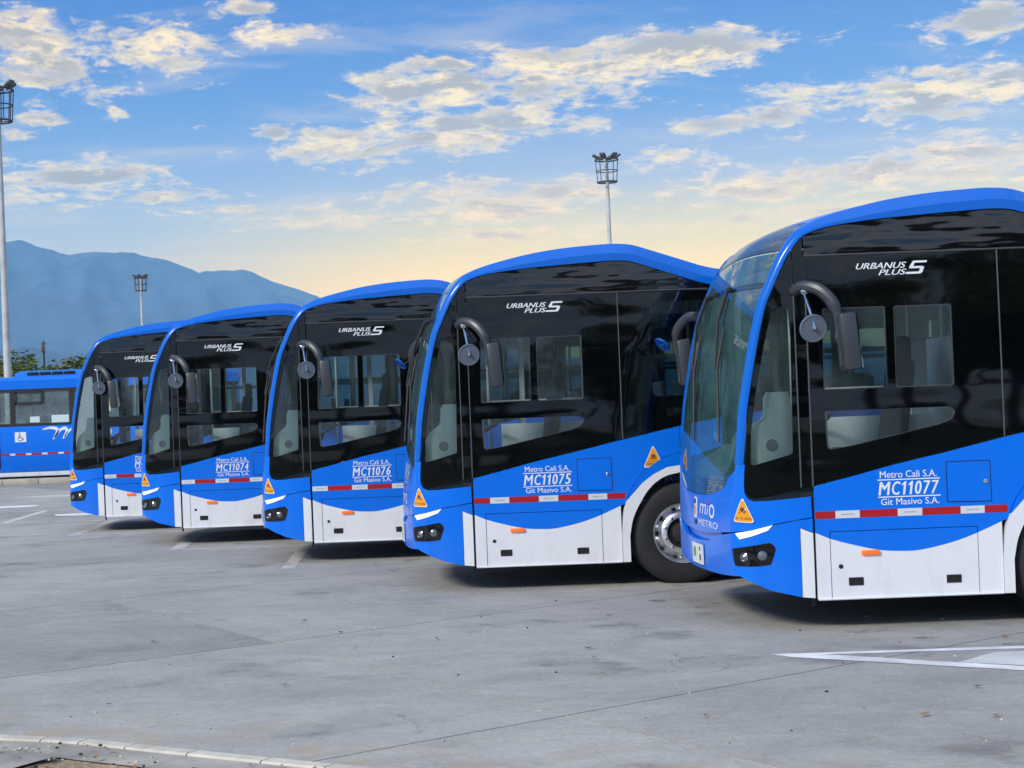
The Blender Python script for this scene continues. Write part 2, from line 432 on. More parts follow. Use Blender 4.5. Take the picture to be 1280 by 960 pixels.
_txt = {}
def text_polys(s, bold=0.0, shear=0.0, space=1.0):
    key = (s, bold, shear, space)
    if key in _txt: return _txt[key]
    cu = bpy.data.curves.new('lettering', 'FONT'); cu.body = s; cu.offset = bold; cu.shear = shear; cu.space_character = space; cu.resolution_u = 3
    o = bpy.data.objects.new('lettering', cu); C.objects.link(o)
    dg = bpy.context.evaluated_depsgraph_get(); dg.update()
    me = bpy.data.meshes.new_from_object(o.evaluated_get(dg))
    vs = [(v.co.x, v.co.y) for v in me.vertices]; fs = [list(p.vertices) for p in me.polygons]
    bpy.data.objects.remove(o); bpy.data.curves.remove(cu); bpy.data.meshes.remove(me)
    x0 = min(v[0] for v in vs); x1 = max(v[0] for v in vs); y0 = min(v[1] for v in vs); y1 = max(v[1] for v in vs)
    vs = [((x - x0) / (x1 - x0), (y - y0) / (y1 - y0)) for x, y in vs]
    _txt[key] = (vs, fs); return _txt[key]
def put_text(mb, s, box, surf, off=.002, bold=0.0, shear=0.0, mi=0, flip=False, mirror=False):
    vs, fs = text_polys(s, 0, shear)
    X0, X1, z0, z1 = box
    n = 3 if bold > 0 else 1
    for k in range(n):
      dx = (k - (n - 1) / 2) * bold * (z1 - z0); x0, x1 = X0 + dx, X1 + dx; off = off + .0002
      mb.add([surf((x0 + (x1 - x0) * (1 - v[0] if mirror else v[0]), z0 + (z1 - z0) * v[1]), off) for v in vs], [f[::-1] if flip else f for f in fs], mi)

# ------------------------------------------------------------------ bus body surfaces (bus space: x to the rear, -y left side, z up, x=0 at the front seam)
def Ys(x, z): return 1.275 - .10 * (max(0, -x) / .5) ** 2 - .03 * (max(0, (z - 1.2) / 1.8)) ** 2
EP = cr([(-.569, .15), (-.570, .30), (-.571, .45), (-.573, .6), (-.575, .75), (-.570, .95), (-.552, 1.13), (-.530, 1.33), (-.514, 1.5), (-.499, 1.66), (-.457, 1.91), (-.398, 2.21), (-.335, 2.46), (-.274, 2.606),
         (-.224, 2.715), (-.163, 2.835), (-.07, 2.965), (.0, 3.022), (.15, 3.085), (.378, 3.147), (.675, 3.209), (.978, 3.247), (1.281, 3.266), (1.45, 3.270), (1.6, 3.256), (1.735, 3.215),
         (2.115, 3.083), (2.304, 3.02), (2.5, 2.985), (2.9, 2.97), (5, 2.97), (8, 2.97), (11.2, 2.97)], 8)
TA = [0.0]
for i in range(1, len(EP)): TA.append(TA[-1] + (Vector(EP[i]) - Vector(EP[i - 1])).length)
def sm(a, b, x):
    t = min(1, max(0, (x - a) / (b - a))); return t * t * (3 - 2 * t)
def lerp(a, b, t): return a + (b - a) * t
def Eat(tau):
    tau = min(max(tau, 0), TA[-1] - 1e-6); lo, hi = 0, len(TA) - 1
    while hi - lo > 1:
        m = (lo + hi) // 2
        if TA[m] <= tau: lo = m
        else: hi = m
    t = (tau - TA[lo]) / (TA[hi] - TA[lo])
    def tan(i):
        a = Vector(EP[max(0, i - 1)]); b = Vector(EP[min(len(EP) - 1, i + 1)]); return (b - a).normalized()
    p = Vector(EP[lo]).lerp(Vector(EP[hi]), t); g = tan(lo).lerp(tan(hi), t).normalized()
    return p, Vector((g.y, -g.x)), g
def Tz(z):
    for i in range(1, len(EP)):
        if EP[i][1] >= z: return lerp(TA[i - 1], TA[i], (z - EP[i - 1][1]) / (EP[i][1] - EP[i - 1][1]))
    return TA[-1]
def Tx(x):
    for i in range(len(EP) // 3, len(EP)):
        if EP[i][0] >= x and EP[i][1] > 2.9: return lerp(TA[i - 1], TA[i], min(1, max(0, (x - EP[i - 1][0]) / (EP[i][0] - EP[i - 1][0]))))
    return TA[-1]
def par(tau):
    p, d, g = Eat(tau); x, z = p
    if z < 1.3 and x < 0: r = lerp(.20, .042, sm(.85, 1.25, z))
    else: r = lerp(.042, .095, sm(-.3, .9, x))
    if x > .9: r = .095
    fl = lerp(.006, .068, sm(-.2, 1.2, x))
    ch = sm(-.25, .3, x)                  # rounded corner low down, chamfered edge along the roof
    bow = lerp(.07, .05, sm(-.4, .2, x))
    return p, d, r, fl, ch, bow
def Ue(tau):
    p, d, r, fl, ch, bow = par(tau); q = p + d * r
    return Ys(q.x, q.y) - r
def Wpos(u, tau):
    p, d, r, fl, ch, bow = par(tau); s = -1 if u < 0 else 1; u = abs(u)
    q = p + d * r; Y = Ys(q.x, q.y); c = Y - r
    if u <= c: y = u; a = -bow * (1 - (u / c) ** 2)
    elif u <= c + r * PI / 2:
        t = (u - c) / r
        yc, ac = c + r * math.sin(t), r * (1 - math.cos(t))
        k = t / (PI / 2)
        y = lerp(yc, c + r * k, ch); a = lerp(ac, r * k, ch)
    else:
        a = r + (u - c - r * PI / 2); w = p + d * a; y = Ys(w.x, w.y)
    w = p + d * a
    return Vector((w.x, -y * s, w.y))     # u > 0 is the left side of the bus
def Wsurf(p, o):
    u, tau = p; P = Wpos(u, tau)
    if o == 0: return P
    e = .004
    du = Wpos(u + e, tau) - Wpos(u - e, tau); dt = Wpos(u, tau + e) - Wpos(u, tau - e)
    n = du.cross(dt)
    # outward = away from a point inside the body
    n.normalize()
    ref = Vector((1.2, 0, 1.6)) if P.x < 1.0 else Vector((P.x, 0, 1.6))
    if n.dot(P - ref) < 0: n = -n
    return P + n * o
def s2u(x, z):
    """side-view point near the lower front corner -> front sheet coordinates"""
    tau = Tz(z); p, d, r, fl, ch, bow = par(tau); a = x - p.x; c = Ue(tau)
    if a < r: u = c + r * math.acos(max(-1, min(1, 1 - max(a, 0) / r)))
    else: u = c + r * PI / 2 + a - r
    return (u, tau)
def uz(u, z): return (u, Tz(z))
def band(tau):
    p, d, r, fl, ch, bow = par(tau); return p + d * (r + fl)
def SL(p, o): return Vector((p[0], -(Ys(*p) + o), p[1]))
def SR(p, o): return Vector((p[0], (Ys(*p) + o), p[1]))
def mir(pts): return [(-u, t) for u, t in reversed(pts)]

def band_z(x):
    best = None
    for i in range(0, 700):
        t = lerp(Tz(2.3), Tx(3.2), i / 699); b = band(t)
        if best is None or abs(b.x - x) < best[0]: best = (abs(b.x - x), b.y)
    return best[1]
BELT = [(.0, 1.089), (.294, 1.15), (.6, 1.224), (1.0, 1.304), (1.43, 1.398), (1.6, 1.432), (2.06, 1.525), (2.5, 1.60), (3.0, 1.64), (11.2, 1.64)]
def belt(x):
    for i in range(1, len(BELT)):
        if x <= BELT[i][0]: a, b = BELT[i - 1], BELT[i]; return lerp(a[1], b[1], (x - a[0]) / (b[0] - a[0]))
    return BELT[-1][1]
WC = cr([(-.104, .79), (-.007, .747), (.117, .692), (.274, .644), (.474, .596), (.634, .582), (.775, .584), (.978, .622), (1.181, .684), (1.458, .80)], 4)
def wc(x):
    for i in range(1, len(WC)):
        if x <= WC[i][0]: a, b = WC[i - 1], WC[i]; return lerp(a[1], b[1], (x - a[0]) / (b[0] - a[0]))
    return WC[-1][1]
def wcs(x0, x1, dz=0): return [(x0, wc(x0) + dz)] + [(x, z + dz) for x, z in WC if x0 + .01 < x < x1 - .01] + [(x1, wc(x1) + dz)]
WX = 1.985            # front axle
AO = [(1.403, .24), (1.402, .5), (1.42, .70), (1.46, .83), (1.54, .985), (1.68, 1.13), (1.84, 1.225), (1.985, 1.255)]
AI = [(1.475, .24), (1.475, .49), (1.512, .655), (1.60, .825), (1.70, .955), (1.83, 1.04), (1.985, 1.075)]
AO = [AO[0]] + cr(AO[1:], 4); AI = [AI[0]] + cr(AI[1:], 4)
def mx(pts, c=WX): return [(2 * c - x, z) for x, z in pts]

def build_bus():
    root = empty('city_bus', (0, 0, 0), None, 'bus')
    P = lambda mb, name, mats, parent=root, ang=30: link(name, mesh_raw(mb, name, mats, ang), parent)
    # ---- front panel with the two lower corners
    ws_low = lambda o=0: [uz(0, .985 - o), uz(.45, 1.0 - o), uz(.72, 1.035 - o), uz(.90, 1.085 - o), uz(1.01, 1.17 - o * .7)]
    zc = 1.27
    half = [uz(0, .70), uz(.45, .705), uz(.70, .725), s2u(-.556, .755), s2u(-.45, .775), s2u(-.293, .818), s2u(-.15, .848), s2u(-.012, .873), s2u(-.012, 1.074), s2u(-.09, 1.058),
            s2u(-.343, 1.008), s2u(-.43, 1.0), s2u(-.470, 1.018), s2u(-.49, 1.06), s2u(-.492, 1.13), s2u(-.478, zc), (Ue(Tz(zc)), Tz(zc))]
    wl = ws_low(); wl = [wl[0]] + cr(wl, 4)[1:] + [(Ue(Tz(1.22)) - .006, Tz(1.22)), (Ue(Tz(zc)) - .006, Tz(zc))]
    full = half + wl[::-1][:-1] + [(-u, t) for u, t in wl] + [(-u, t) for u, t in half[::-1]][:-1]
    P(sheet([(full, [], 0)], Wsurf, .015, .06), 'front_panel', 'blue')
    # ---- bumper: stands a little proud, bottom edge rises towards the nose
    bh = [uz(0, .40), uz(.6, .405), uz(.85, .41), s2u(-.53, .425), s2u(-.44, .372), s2u(-.32, .315), s2u(-.107, .262), s2u(-.107, .790), s2u(-.012, .748), s2u(-.012, .864), s2u(-.15, .840), s2u(-.293, .810), s2u(-.45, .767), s2u(-.556, .747),
          uz(.70, .700), uz(.45, .640), uz(0, .625)]
    full = bh + [(-u, t) for u, t in bh[::-1]][1:-1]
    P(sheet([(full, [], 0)], Wsurf, .03, .06, .008), 'bumper', 'blue')
    P(sheet([([(-1 * a_, b_) for a_, b_ in [s2u(-.103, .262), s2u(-.012, .252), s2u(-.012, .742), s2u(-.103, .784)]], [], 0)], Wsurf, .03, .06, .008), 'corner_skirt', 'white')
    P(sheet([([s2u(-.103, .262), s2u(-.012, .252), s2u(-.012, .742), s2u(-.103, .784)], [], 0)], Wsurf, .03, .06, .008), 'corner_skirt', 'white')
    rec = [uz(0, .60), uz(.47, .615), uz(.72, .69), uz(.72, .735), uz(.45, .715), uz(0, .71)]
    P(sheet([(rec + [(-u, t) for u, t in rec[::-1]][1:-1], [], 0)], Wsurf, .01, .06, -.035), 'bumper_recess', 'blue')
    # ---- windscreen
    hs = [(Ue(Tz(z)) - .008, Tz(z)) for z in (1.23, 1.35, 1.5, 1.7, 1.9, 2.1, 2.3, 2.45, 2.585)]
    wl2 = cr(ws_low(-.004), 4) + hs + [uz(0, 2.585)]
    P(sheet([(wl2 + [(-u, t) for u, t in wl2[::-1]][1:-1], [], 0)], Wsurf, 0, .09, -.006), 'windscreen', 'screen')
    frit = cr([uz(0, 1.12), uz(.45, 1.125), uz(.72, 1.15), uz(.90, 1.20), uz(1.0, 1.29)], 4)
    f2 = cr(ws_low(-.006), 4) + [(Ue(Tz(1.23)) - .012, Tz(1.24)), (Ue(Tz(1.45)) - .012, Tz(1.45)), (Ue(Tz(1.45)) - .05, Tz(1.45))] + frit[::-1]
    P(sheet([(f2 + [(-u, t) for u, t in f2[::-1]][1:-1], [], 0)], Wsurf, 0, .07, -.012), 'windscreen_edging', 'frit')
    # ---- destination window, header strip and smoked roof cap
    def strip(z0, z1, inset=.008, steps=6):
        a, b = (Tz(z0), Tz(z1)); ts = [lerp(a, b, i / steps) for i in range(steps + 1)]
        h = [(0, a)] + [(Ue(t) - inset, t) for t in ts] + [(0, b)]
        return h + [(-u, t) for u, t in h[::-1]][1:-1]
    P(sheet([(strip(2.587, 2.622), [], 0)], Wsurf, .01, .1, -.004), 'windscreen_header', 'frit')
    P(sheet([(strip(2.626, 2.862), [], 0)], Wsurf, 0, .1, -.006), 'destination_window', 'screen')
    P(sheet([(strip(2.864, 2.885), [], 0)], Wsurf, .01, .1, -.002), 'window_seal', 'frit')
    P(sheet([(strip(2.888, 3.06), [], 0)], Wsurf, .012, .07, -.003), 'roof_cap', 'cap')
    # ---- roof skin
    mb = MB(); t0, t1 = Tz(3.064), TA[-1]; ts = [lerp(t0, Tx(3.0), i / 26) for i in range(27)] + [lerp(Tx(3.0), t1, i / 5) for i in range(1, 6)]
    nu = 9
    mb.add([Wsurf((lerp(-1, 1, j / (nu - 1)) * (Ue(t) - .002), t), -.002) for t in ts for j in range(nu)],
           [(i * nu + j, i * nu + j + 1, (i + 1) * nu + j + 1, (i + 1) * nu + j) for i in range(len(ts) - 1) for j in range(nu - 1)], 0, True)
    P(mb, 'roof', 'blue')
    # ---- corner pillar that runs on as the roof edge, one each side
    for sgn in (1, -1):
        mb = MB(); t0 = Tz(zc + .003); tt = [lerp(t0, Tx(3.0), i / 80) for i in range(81)] + [lerp(Tx(3.0), TA[-1], i / 5) for i in range(1, 6)]
        rows = []
        for t in tt:
            p, d, r, fl, ch, bow = par(t); c = Ue(t)
            us = [c - .012] + [c + r * PI / 2 * k for k in (0, .2, .4, .6, .8, 1)] + [c + r * PI / 2 + fl * .5, c + r * PI / 2 + fl]
            rw = [Wsurf((sgn * u, t), .006) for u in us]
            rw = [Wsurf((sgn * us[0], t), -.02)] + rw + [Wsurf((sgn * us[-1], t), -.02)]
            rows.append(rw)
        k = len(rows[0])
        mb.add([v for rw in rows for v in rw], [((i * k + j, i * k + j + 1, (i + 1) * k + j + 1, (i + 1) * k + j) if sgn > 0 else (i * k + j, (i + 1) * k + j, (i + 1) * k + j + 1, i * k + j + 1)) for i in range(len(rows) - 1) for j in range(k - 1)], 0, True)
        P(mb, 'roof_edge_pillar', 'bluegloss', ang=24)
    # ---- lamps, plate, print on the front
    for sgn in (1, -1):
        fl = lambda pts: [(sgn * u, t) for u, t in pts]
        hl = P(sheet([(fl([s2u(-.548, .748), s2u(-.45, .772), s2u(-.300, .812), s2u(-.335, .770), s2u(-.45, .727), s2u(-.525, .703)]), [], 0)], Wsurf, .02, .04, .014), 'headlight', 'lamp')
        fg = P(sheet([(fl(rounded([s2u(-.566, .630), s2u(-.44, .655), s2u(-.318, .672), s2u(-.282, .63), s2u(-.322, .508), s2u(-.45, .50), s2u(-.555, .502)], .02)), [], 0)], Wsurf, .012, .04, .012), 'fog_lamp', 'black')
        for xx, zz, rr in ((-.50, .570, .042), (-.385, .580, .045)):
            mb = MB(); c = Wsurf(fl([s2u(xx, zz)])[0], .012); n = (Wsurf(fl([s2u(xx, zz)])[0], .03) - c).normalized()
            q = n.to_track_quat('Z', 'X').to_matrix()
            prof = [(rr * .82, 0), (rr * .82, .008), (rr * .86, .012), (rr * .8, .004), (rr * .5, .010), (rr * .2, .016), (.001, .018)]
            t2 = MB(); t2.lathe(prof, axis='z', n=16)
            mb.add([q @ Vector(v) + c for v in t2.v], t2.f, 0, True)
            link('lens', mb.mesh('lens', 'lensdark'), fg)
    # warning triangle stuck on the corner
    def triangle(surf, A, B_, D_, cv, name='warning_triangle'):
        poly = rounded([A, B_, D_], .03 if surf is SL else .03)
        o = P(sheet([(poly, [], 0)], surf, 0, .04, .0108 if surf is Wsurf else .0015), name, 'print')
        cx = (A[0] + B_[0] + D_[0]) / 3; cz = (A[1] + B_[1] + D_[1]) / 3
        inn = [(cx + (p[0] - cx) * .90, cz + (p[1] - cz) * .90) for p in poly]
        mb = sheet([(inn, [], 0)], surf, 0, .04, .0118 if surf is Wsurf else .003)
        oo = .0128 if surf is Wsurf else .004
        w = abs(D_[0] - B_[0]); h = A[1] - (B_[1] + D_[1]) / 2; zb = (B_[1] + D_[1]) / 2
        fx = 1 if D_[0] > B_[0] else -1
        def pp(a, b): return (cx + fx * a * w, zb + b * h)
        for poly2 in ([pp(-.16, .36), pp(.14, .36), pp(.14, .40), pp(-.16, .40)], [pp(-.10, .42), pp(.02, .42), pp(.10, .54), pp(-.02, .60), pp(-.10, .54)], [pp(.06, .42), pp(.15, .42), pp(.11, .52)],
                      [pp(-.38, .27), pp(.38, .27), pp(.38, .282), pp(-.38, .282)]):
            m2 = sheet([(poly2, [], 1)], surf, 0, .2, oo); mb.add(m2.v, m2.f, 1)
        put_text(mb, 'PUNTO CIEGO', (pp(-.36, 0)[0], pp(.36, 0)[0], pp(0, .11)[1], pp(0, .20)[1]), surf, oo, .01, 0, 1)
        link('sign_face', mesh_raw(mb, 'sign_face', ['yellow', 'signink']), o)
    a = s2u(-.498, 1.048)
    # on the front sheet u grows towards the left side of the bus = rightwards as one looks at it
    def tri_w(sgn):
        A = s2u(-.502, 1.03); B_ = s2u(-.556, .835); D_ = s2u(-.425, .828)
        triangle(Wsurf, (sgn * A[0], A[1]), (sgn * B_[0], B_[1]), (sgn * D_[0], D_[1]), None)
    tri_w(1)
    zz = lambda x: 0
    # front print
    mb = MB()
    put_text(mb, 'm', (.20, .42, Tz(.845), Tz(.925)), Wsurf, .002, .02, .25); put_text(mb, 'i', (.43, .49, Tz(.845), Tz(.915)), Wsurf, .002, .01, .25); put_text(mb, 'o', (.51, .66, Tz(.825), Tz(.935)), Wsurf, .002, .02, .1)
    m2 = sheet([(rounded([uz(.455, .925), uz(.50, .925), uz(.49, .965), uz(.46, .965)], .01), [], 1)], Wsurf, 0, .2, .002); mb.add(m2.v, m2.f, 1)
    link('front_logo', mesh_raw(mb, 'front_logo', ['print', 'pink']), root)
    mb = MB(); put_text(mb, 'METRO', (.16, .74, Tz(.748), Tz(.80)), Wsurf, .002, .02, 0)
    link('front_lettering', mesh_raw(mb, 'front_lettering', 'print'), root)
    mb = MB()
    for poly, mi in ((rounded([uz(-.02, .80), uz(.10, .80), uz(.12, .96), uz(.0, .97)], .03), 0), (rounded([uz(.0, .82), uz(.07, .82), uz(.07, .90), uz(.0, .90)], .02), 1), (rounded([uz(.0, .91), uz(.06, .91), uz(.06, .95), uz(.0, .95)], .015), 2), (rounded([uz(.0, .745), uz(.09, .745), uz(.09, .785), uz(.0, .785)], .02), 2)):
        m2 = sheet([(poly, [], mi)], Wsurf, 0, .2, .002 + .001 * (mi > 0)); mb.add(m2.v, m2.f, mi)
    link('front_emblem', mesh_raw(mb, 'front_emblem', ['print', 'yellow', 'ink']), root)
    pl = P(sheet([([uz(-.02, .44), uz(.34, .44), uz(.34, .60), uz(-.02, .60)], [], 0)], Wsurf, .012, .2, .028), 'number_plate', 'plate')
    mb = sheet([(rounded([uz(.03, .49), uz(.12, .49), uz(.12, .57), uz(.03, .57)], .02), [], 0)], Wsurf, 0, .2, .030)
    link('plate_mark', mesh_raw(mb, 'plate_mark', 'green'), pl)
    for q_ in ([uz(.25, .47), uz(.29, .47), uz(.29, .52), uz(.25, .52)], [uz(.25, .55), uz(.28, .55), uz(.28, .58), uz(.25, .58)]): P(sheet([(q_, [], 0)], Wsurf, 0, .2, .030), 'plate_mark', 'ink', pl)
    # ---- wipers hang from the header
    for y0, y1 in ((-.28, -.75), (.62, .12)):
        w = MB()
        def wp(y, z, o): return Wsurf((-y, Tz(z)), o)
        w.tube([wp(y0, 2.60, .03), wp(lerp(y0, y1, .3), 2.35, .06), wp(lerp(y0, y1, .62), 1.98, .055)], [.018, .013, .010], 6)
        w.tube([wp(lerp(y0, y1, .45), 2.30, .02), wp(lerp(y0, y1, .62), 1.98, .04), wp(y1, 1.42, .016)], [.008, .012, .009], 6)
        w.box(wp(y0, 2.60, .02), (.04, .06, .04), 0, bev=.01)
        w.build('wiper', 'rubber', root)
    # ---- sides
    for sgn, S, fl in ((1, SL, False), (-1, SR, True)):
        left = sgn > 0
        def side(polys, name, mats, thick=.012, off=0.0, step=.35, parent=root):
            return link(name, mesh_raw(sheet(polys, S, thick, step, off, fl), name, mats), parent)
        # quarter window ahead of the seam
        fr = [(band(Tz(z)).x + .010, z - .0) for z in (1.28, 1.4, 1.55, 1.7, 1.9, 2.1, 2.25, 2.4, 2.5)]
        fr = [(x, z) for x, z in fr]
        tb = [Tz(2.56), Tz(2.65), Tz(2.72), Tz(2.80), Tz(2.86)]
        fr2 = [(band(t).x + .006, band(t).y - .006) for t in tb]; fr2 = [p for p in fr2 if p[0] < -.10]
        q_out = [(-.088, 1.068), (-.343, 1.018), (-.425, 1.010), (-.462, 1.027), (-.481, 1.065), (-.484, 1.13)] + fr + fr2 + [(-.088, band_z(-.088) - .006)]
        q_hole = rounded([(-.135, 1.335), (-.44, 1.25), (-.428, 1.5), (-.385, 1.8), (-.335, 2.05), (-.285, 2.27), (-.25, 2.42), (-.13, 2.45), (-.118, 2.2)], [.02, .03, 0, 0, 0, 0, .03, .04, 0])
        side([(q_out, [q_hole], 0)], 'quarter_window_frame', 'black', .012, 0, .12)
        side([(q_hole, [], 0)], 'quarter_window', 'clear' if left else 'doorglass', 0, -.004, .15)
        z9 = band_z(-.045) - .008
        side([([(-.082, 1.072), (-.004, 1.086), (-.004, band_z(-.004) - .008), (-.082, band_z(-.082) - .008)], [], 0)], 'door_post', 'black', .012, -.002)
        mbv = MB()
        for xx in (-.085, .003):
            mbv.tube([S((xx, z), .002) for z in (1.085, 1.6, 2.1, 2.6)], .006, 6)
        mbv.build('window_seal', 'trimline', root)
        # main dark glazing with its three clear panes (driver's window)
        if left:
            g_out = [(.009, 1.097)] + [(x, belt(x) + .006) for x in (.294, .6, 1.0, 1.43)] + [(1.438, 1.407), (1.438, 2.803), (.009, 2.803)]
            p1 = rounded([(.110, 1.80), (.590, 1.80), (.592, 2.41), (.122, 2.41)], .02)
            p2 = rounded([(.650, 1.80), (1.085, 1.80), (1.087, 2.41), (.655, 2.41)], .02)
            p3 = rounded([(.110, 1.645), (1.03, 1.645), (1.09, 1.615), (1.06, 1.55), (.97, 1.515), (.303, 1.378), (.12, 1.352)], [.02, .02, .04, .03, .03, 0, .04])
            g = side([(g_out, [p1, p2, p3], 0)], 'driver_window', 'black')
            side([(g_out, [p1, p2, p3], 0)], 'cab_lining', 'cabinlight', .006, -.030)
            for pp in (p1, p2, p3):
                mm = link('pane', mesh_raw(sheet([(pp, [], 0)], S, 0, .4, -.004, fl), 'pane', 'clear'), g)
            for pp in (p1, p2, p3):
                c0 = (sum(q[0] for q in pp) / len(pp), sum(q[1] for q in pp) / len(pp))
                ring = [(c0[0] + (q[0] - c0[0]) * .975, c0[1] + (q[1] - c0[1]) * .975) for q in pp]
                link('pane_edge', mesh_raw(sheet([(pp, [ring], 0)], S, 0, .4, -.002, fl), 'pane_edge', 'trimline'), g)
        else:   # front door, all glass
            g_out = [(.009, .42), (1.438, .42), (1.438, 2.803), (.009, 2.803)]
            p1 = rounded([(.06, .55), (.69, .55), (.69, 2.62), (.06, 2.62)], .04); p2 = rounded([(.75, .55), (1.38, .55), (1.38, 2.62), (.75, 2.62)], .04)
            g = side([(g_out, [p1, p2], 0)], 'passenger_door', 'black')
            side([(g_out, [p1, p2], 0)], 'door_lining', 'cabinlight', .006, -.030)
            side([([(.009, .25), (1.398, .25), (1.398, .414), (.009, .414)], [], 0)], 'skirt_panel', 'white', .012, 0, .4)
            for pp in (p1, p2): link('pane', mesh_raw(sheet([(pp, [], 0)], S, 0, .4, -.004, fl), 'pane', 'doorglass'), g)
        # upper glossy band over the windows, under the roof edge
        xs = [.004 + i * .09 for i in range(27)]
        up = []
        for x in xs:
            z = band_z(x) - .007
            if z > 2.835: up.append((x, z))
        side([([(.004, 2.812), (up[-1][0] + .03, 2.812)] + up[::-1], [], 0)], 'upper_side_panel', 'gloss', .012, 0, .12)
        mbv = MB(); mbv.tube([S((x, 2.807), .001) for x in (.0, .8, 1.6, 2.3)], .007, 6); mbv.tube([S((1.442, z), .001) for z in (1.41, 2.0, 2.80)], .006, 6)
        mbv.build('window_seal', 'trimline', root)
        # passenger windows
        edges = [1.446, 2.95, 5.0, 7.05, 9.1, 11.15]
        for i in range(5):
            a_, b_ = edges[i], edges[i + 1] - .006
            top = min(2.80, 2.802)
            out = [(a_, belt(a_) + .006)] + [(x, z + .006) for x, z in BELT if a_ < x < b_] + [(b_, belt(b_) + .006), (b_, 2.795), (a_, 2.795)]
            hole = rounded([(a_ + .30, 1.80), (b_ - .07, 1.80), (b_ - .07, 2.70), (a_ + .30 if i == 0 else a_ + .07, 2.70)], .05) if i == 0 else rounded([(a_ + .07, 1.78), (b_ - .07, 1.78), (b_ - .07, 2.70), (a_ + .07, 2.70)], .05)
            g = side([(out, [hole], 0)], 'passenger_window', 'black', .012, 0, .6)
            side([(out, [hole], 0)], 'wall_lining', 'cabinlight', .006, -.030, .6)
            link('pane', mesh_raw(sheet([(hole, [], 0)], S, 0, .8, -.004, fl), 'pane', 'tint'), g)
        # lower body
        liner = [(-.10, .27), (1.40, .27), (1.40, 1.2), (-.09, 1.04)]
        side([(liner, [], 0)], 'inner_liner', 'dark', 0, -.016, .3)
        bl = [(.008, 1.086)] + [(x, belt(x)) for x, z in BELT[1:7]]
        bl = [p for p in bl if p[0] < 1.98] + [(1.982, belt(1.982)), (1.982, 1.262)]
        arch = [(x - .004 if x < 1.9 else x, z + .004) for x, z in AO[::-1] if z > .815 and x < 1.975]
        body = bl + arch + [(1.452, .80)] + wcs(1.218, 1.44)[::-1] + [(1.218, .747), (.112, .747)] + [(.112, wc(.112)), (.06, wc(.06)), (.008, wc(.008))]
        if not left: body = [(1.446, belt(1.446)), ] + [p for p in bl if p[0] > 1.45] + arch + [(1.452, .80), (1.446, .79)]
        side([(body, [], 0)], 'side_panel', 'blue', .012, 0, .12)
        rest = [(1.988, 1.262), (1.988, belt(1.988))] + [(x, z) for x, z in BELT if x > 2] + [(11.2, .62), (8.56, .62)]
        a2 = [(x + 6.0, z) for x, z in AO if z > .6]
        rest += [(2 * (WX + 6) - x + .004, z + .004) for x, z in a2] + [(x - .004, z + .004) for x, z in a2[::-1]] + [(7.385, .62), (2.585, .62)] + [(2 * WX - x + .004, z + .004) for x, z in AO if z > .66 and x < 1.98]
        side([(rest, [], 0)], 'side_panel', 'blue', .012, 0, .4)
        for a_, b_ in ((2.572, 7.40), (8.575, 11.2)):
            side([([(a_, .25), (b_, .25), (b_, .616), (a_, .616)], [], 0)], 'skirt_panel', 'white', .012, 0, .6)
        if left:
            side([([(.118, .742)] + [(1.212, .742)] + wcs(.118, 1.212)[::-1], [], 0), (wcs(.118, 1.212) + [(1.212, .236), (.118, .240)], [], 1)], 'locker_door', ['blue', 'white'], .012, .001, .15)
            side([(wcs(.009, .112) + [(.112, .242), (.009, .246)], [], 0)], 'skirt_panel', 'white', .012, 0, .2)
            side([(wcs(1.218, 1.398) + [(1.398, .236), (1.218, .238)], [], 0)], 'skirt_panel', 'white', .012, 0, .2)
            mbv = MB(); mbv.tube([S((x, .243), .006) for x in (.012, .5, 1.0, 1.395)], .009, 6); mbv.build('skirt_lip', 'white', root)
            # fuel flap with its lock
            hp = side([(rounded([(1.004, .938), (1.322, .932), (1.32, 1.228), (1.002, 1.228)], .012), [], 0)], 'fuel_flap', 'blue', .006, .006)
            hd = side([(rounded([(.996, .930), (1.330, .924), (1.328, 1.236), (.994, 1.236)], .012), [rounded([(1.002, .936), (1.324, .930), (1.322, 1.230), (1.000, 1.230)], .012)], 0)], 'flap_gap', 'rubber', 0, .0012, .35, hp)
            mb = MB(); c = S((1.284, 1.08), .006); mb.lathe([(.016, 0), (.016, -.006), (.009, -.010), (.001, -.010)], c, 'y', 12); mb.build('lock', 'chrome', hp)
            # finger-pull recesses of the locker, key hole, side marker
            for xx, zz in ((.297, .369), (1.026, .362)):
                o = side([(rounded([(xx - .055, zz - .030), (xx + .055, zz - .030), (xx + .055, zz + .030), (xx - .055, zz + .030)], .006), [[(xx - .042, zz - .018), (xx + .042, zz - .018), (xx + .042, zz + .020), (xx - .042, zz + .020)]], 0)], 'locker_handle', 'rubber', .004, .005)
                link('recess', mesh_raw(sheet([([(xx - .042, zz - .018), (xx + .042, zz - .018), (xx + .042, zz + .020), (xx - .042, zz + .020)], [], 0)], S, 0, .3, .002, fl), 'recess', 'dark'), o)
            mb = MB(); mb.lathe([(.017, 0), (.017, -.004), (.011, -.005), (.001, -.003)], S((.187, .484), .001), 'y', 12); mb.build('key_hole', 'rubber', root)
            mb = MB(); mb.box(S((.41, .581), .012), (.138, .024, .036), 0, bev=.011); mb.build('side_marker', 'amber', root)
            # reflective tape, each piece of its own
            segs = [(.010, .16, 'red'), (.161, .342, 'tape'), (.343, .624, 'red'), (.625, .808, 'tape'), (.809, 1.093, 'red'), (1.094, 1.273, 'tape'), (1.274, 1.445, 'red')]
            for a_, b_, m_ in segs:
                side([([(a_, .842), (b_, .842), (b_, .898), (a_, .898)], [], 0)], 'reflector_tape', m_, 0, .0012)
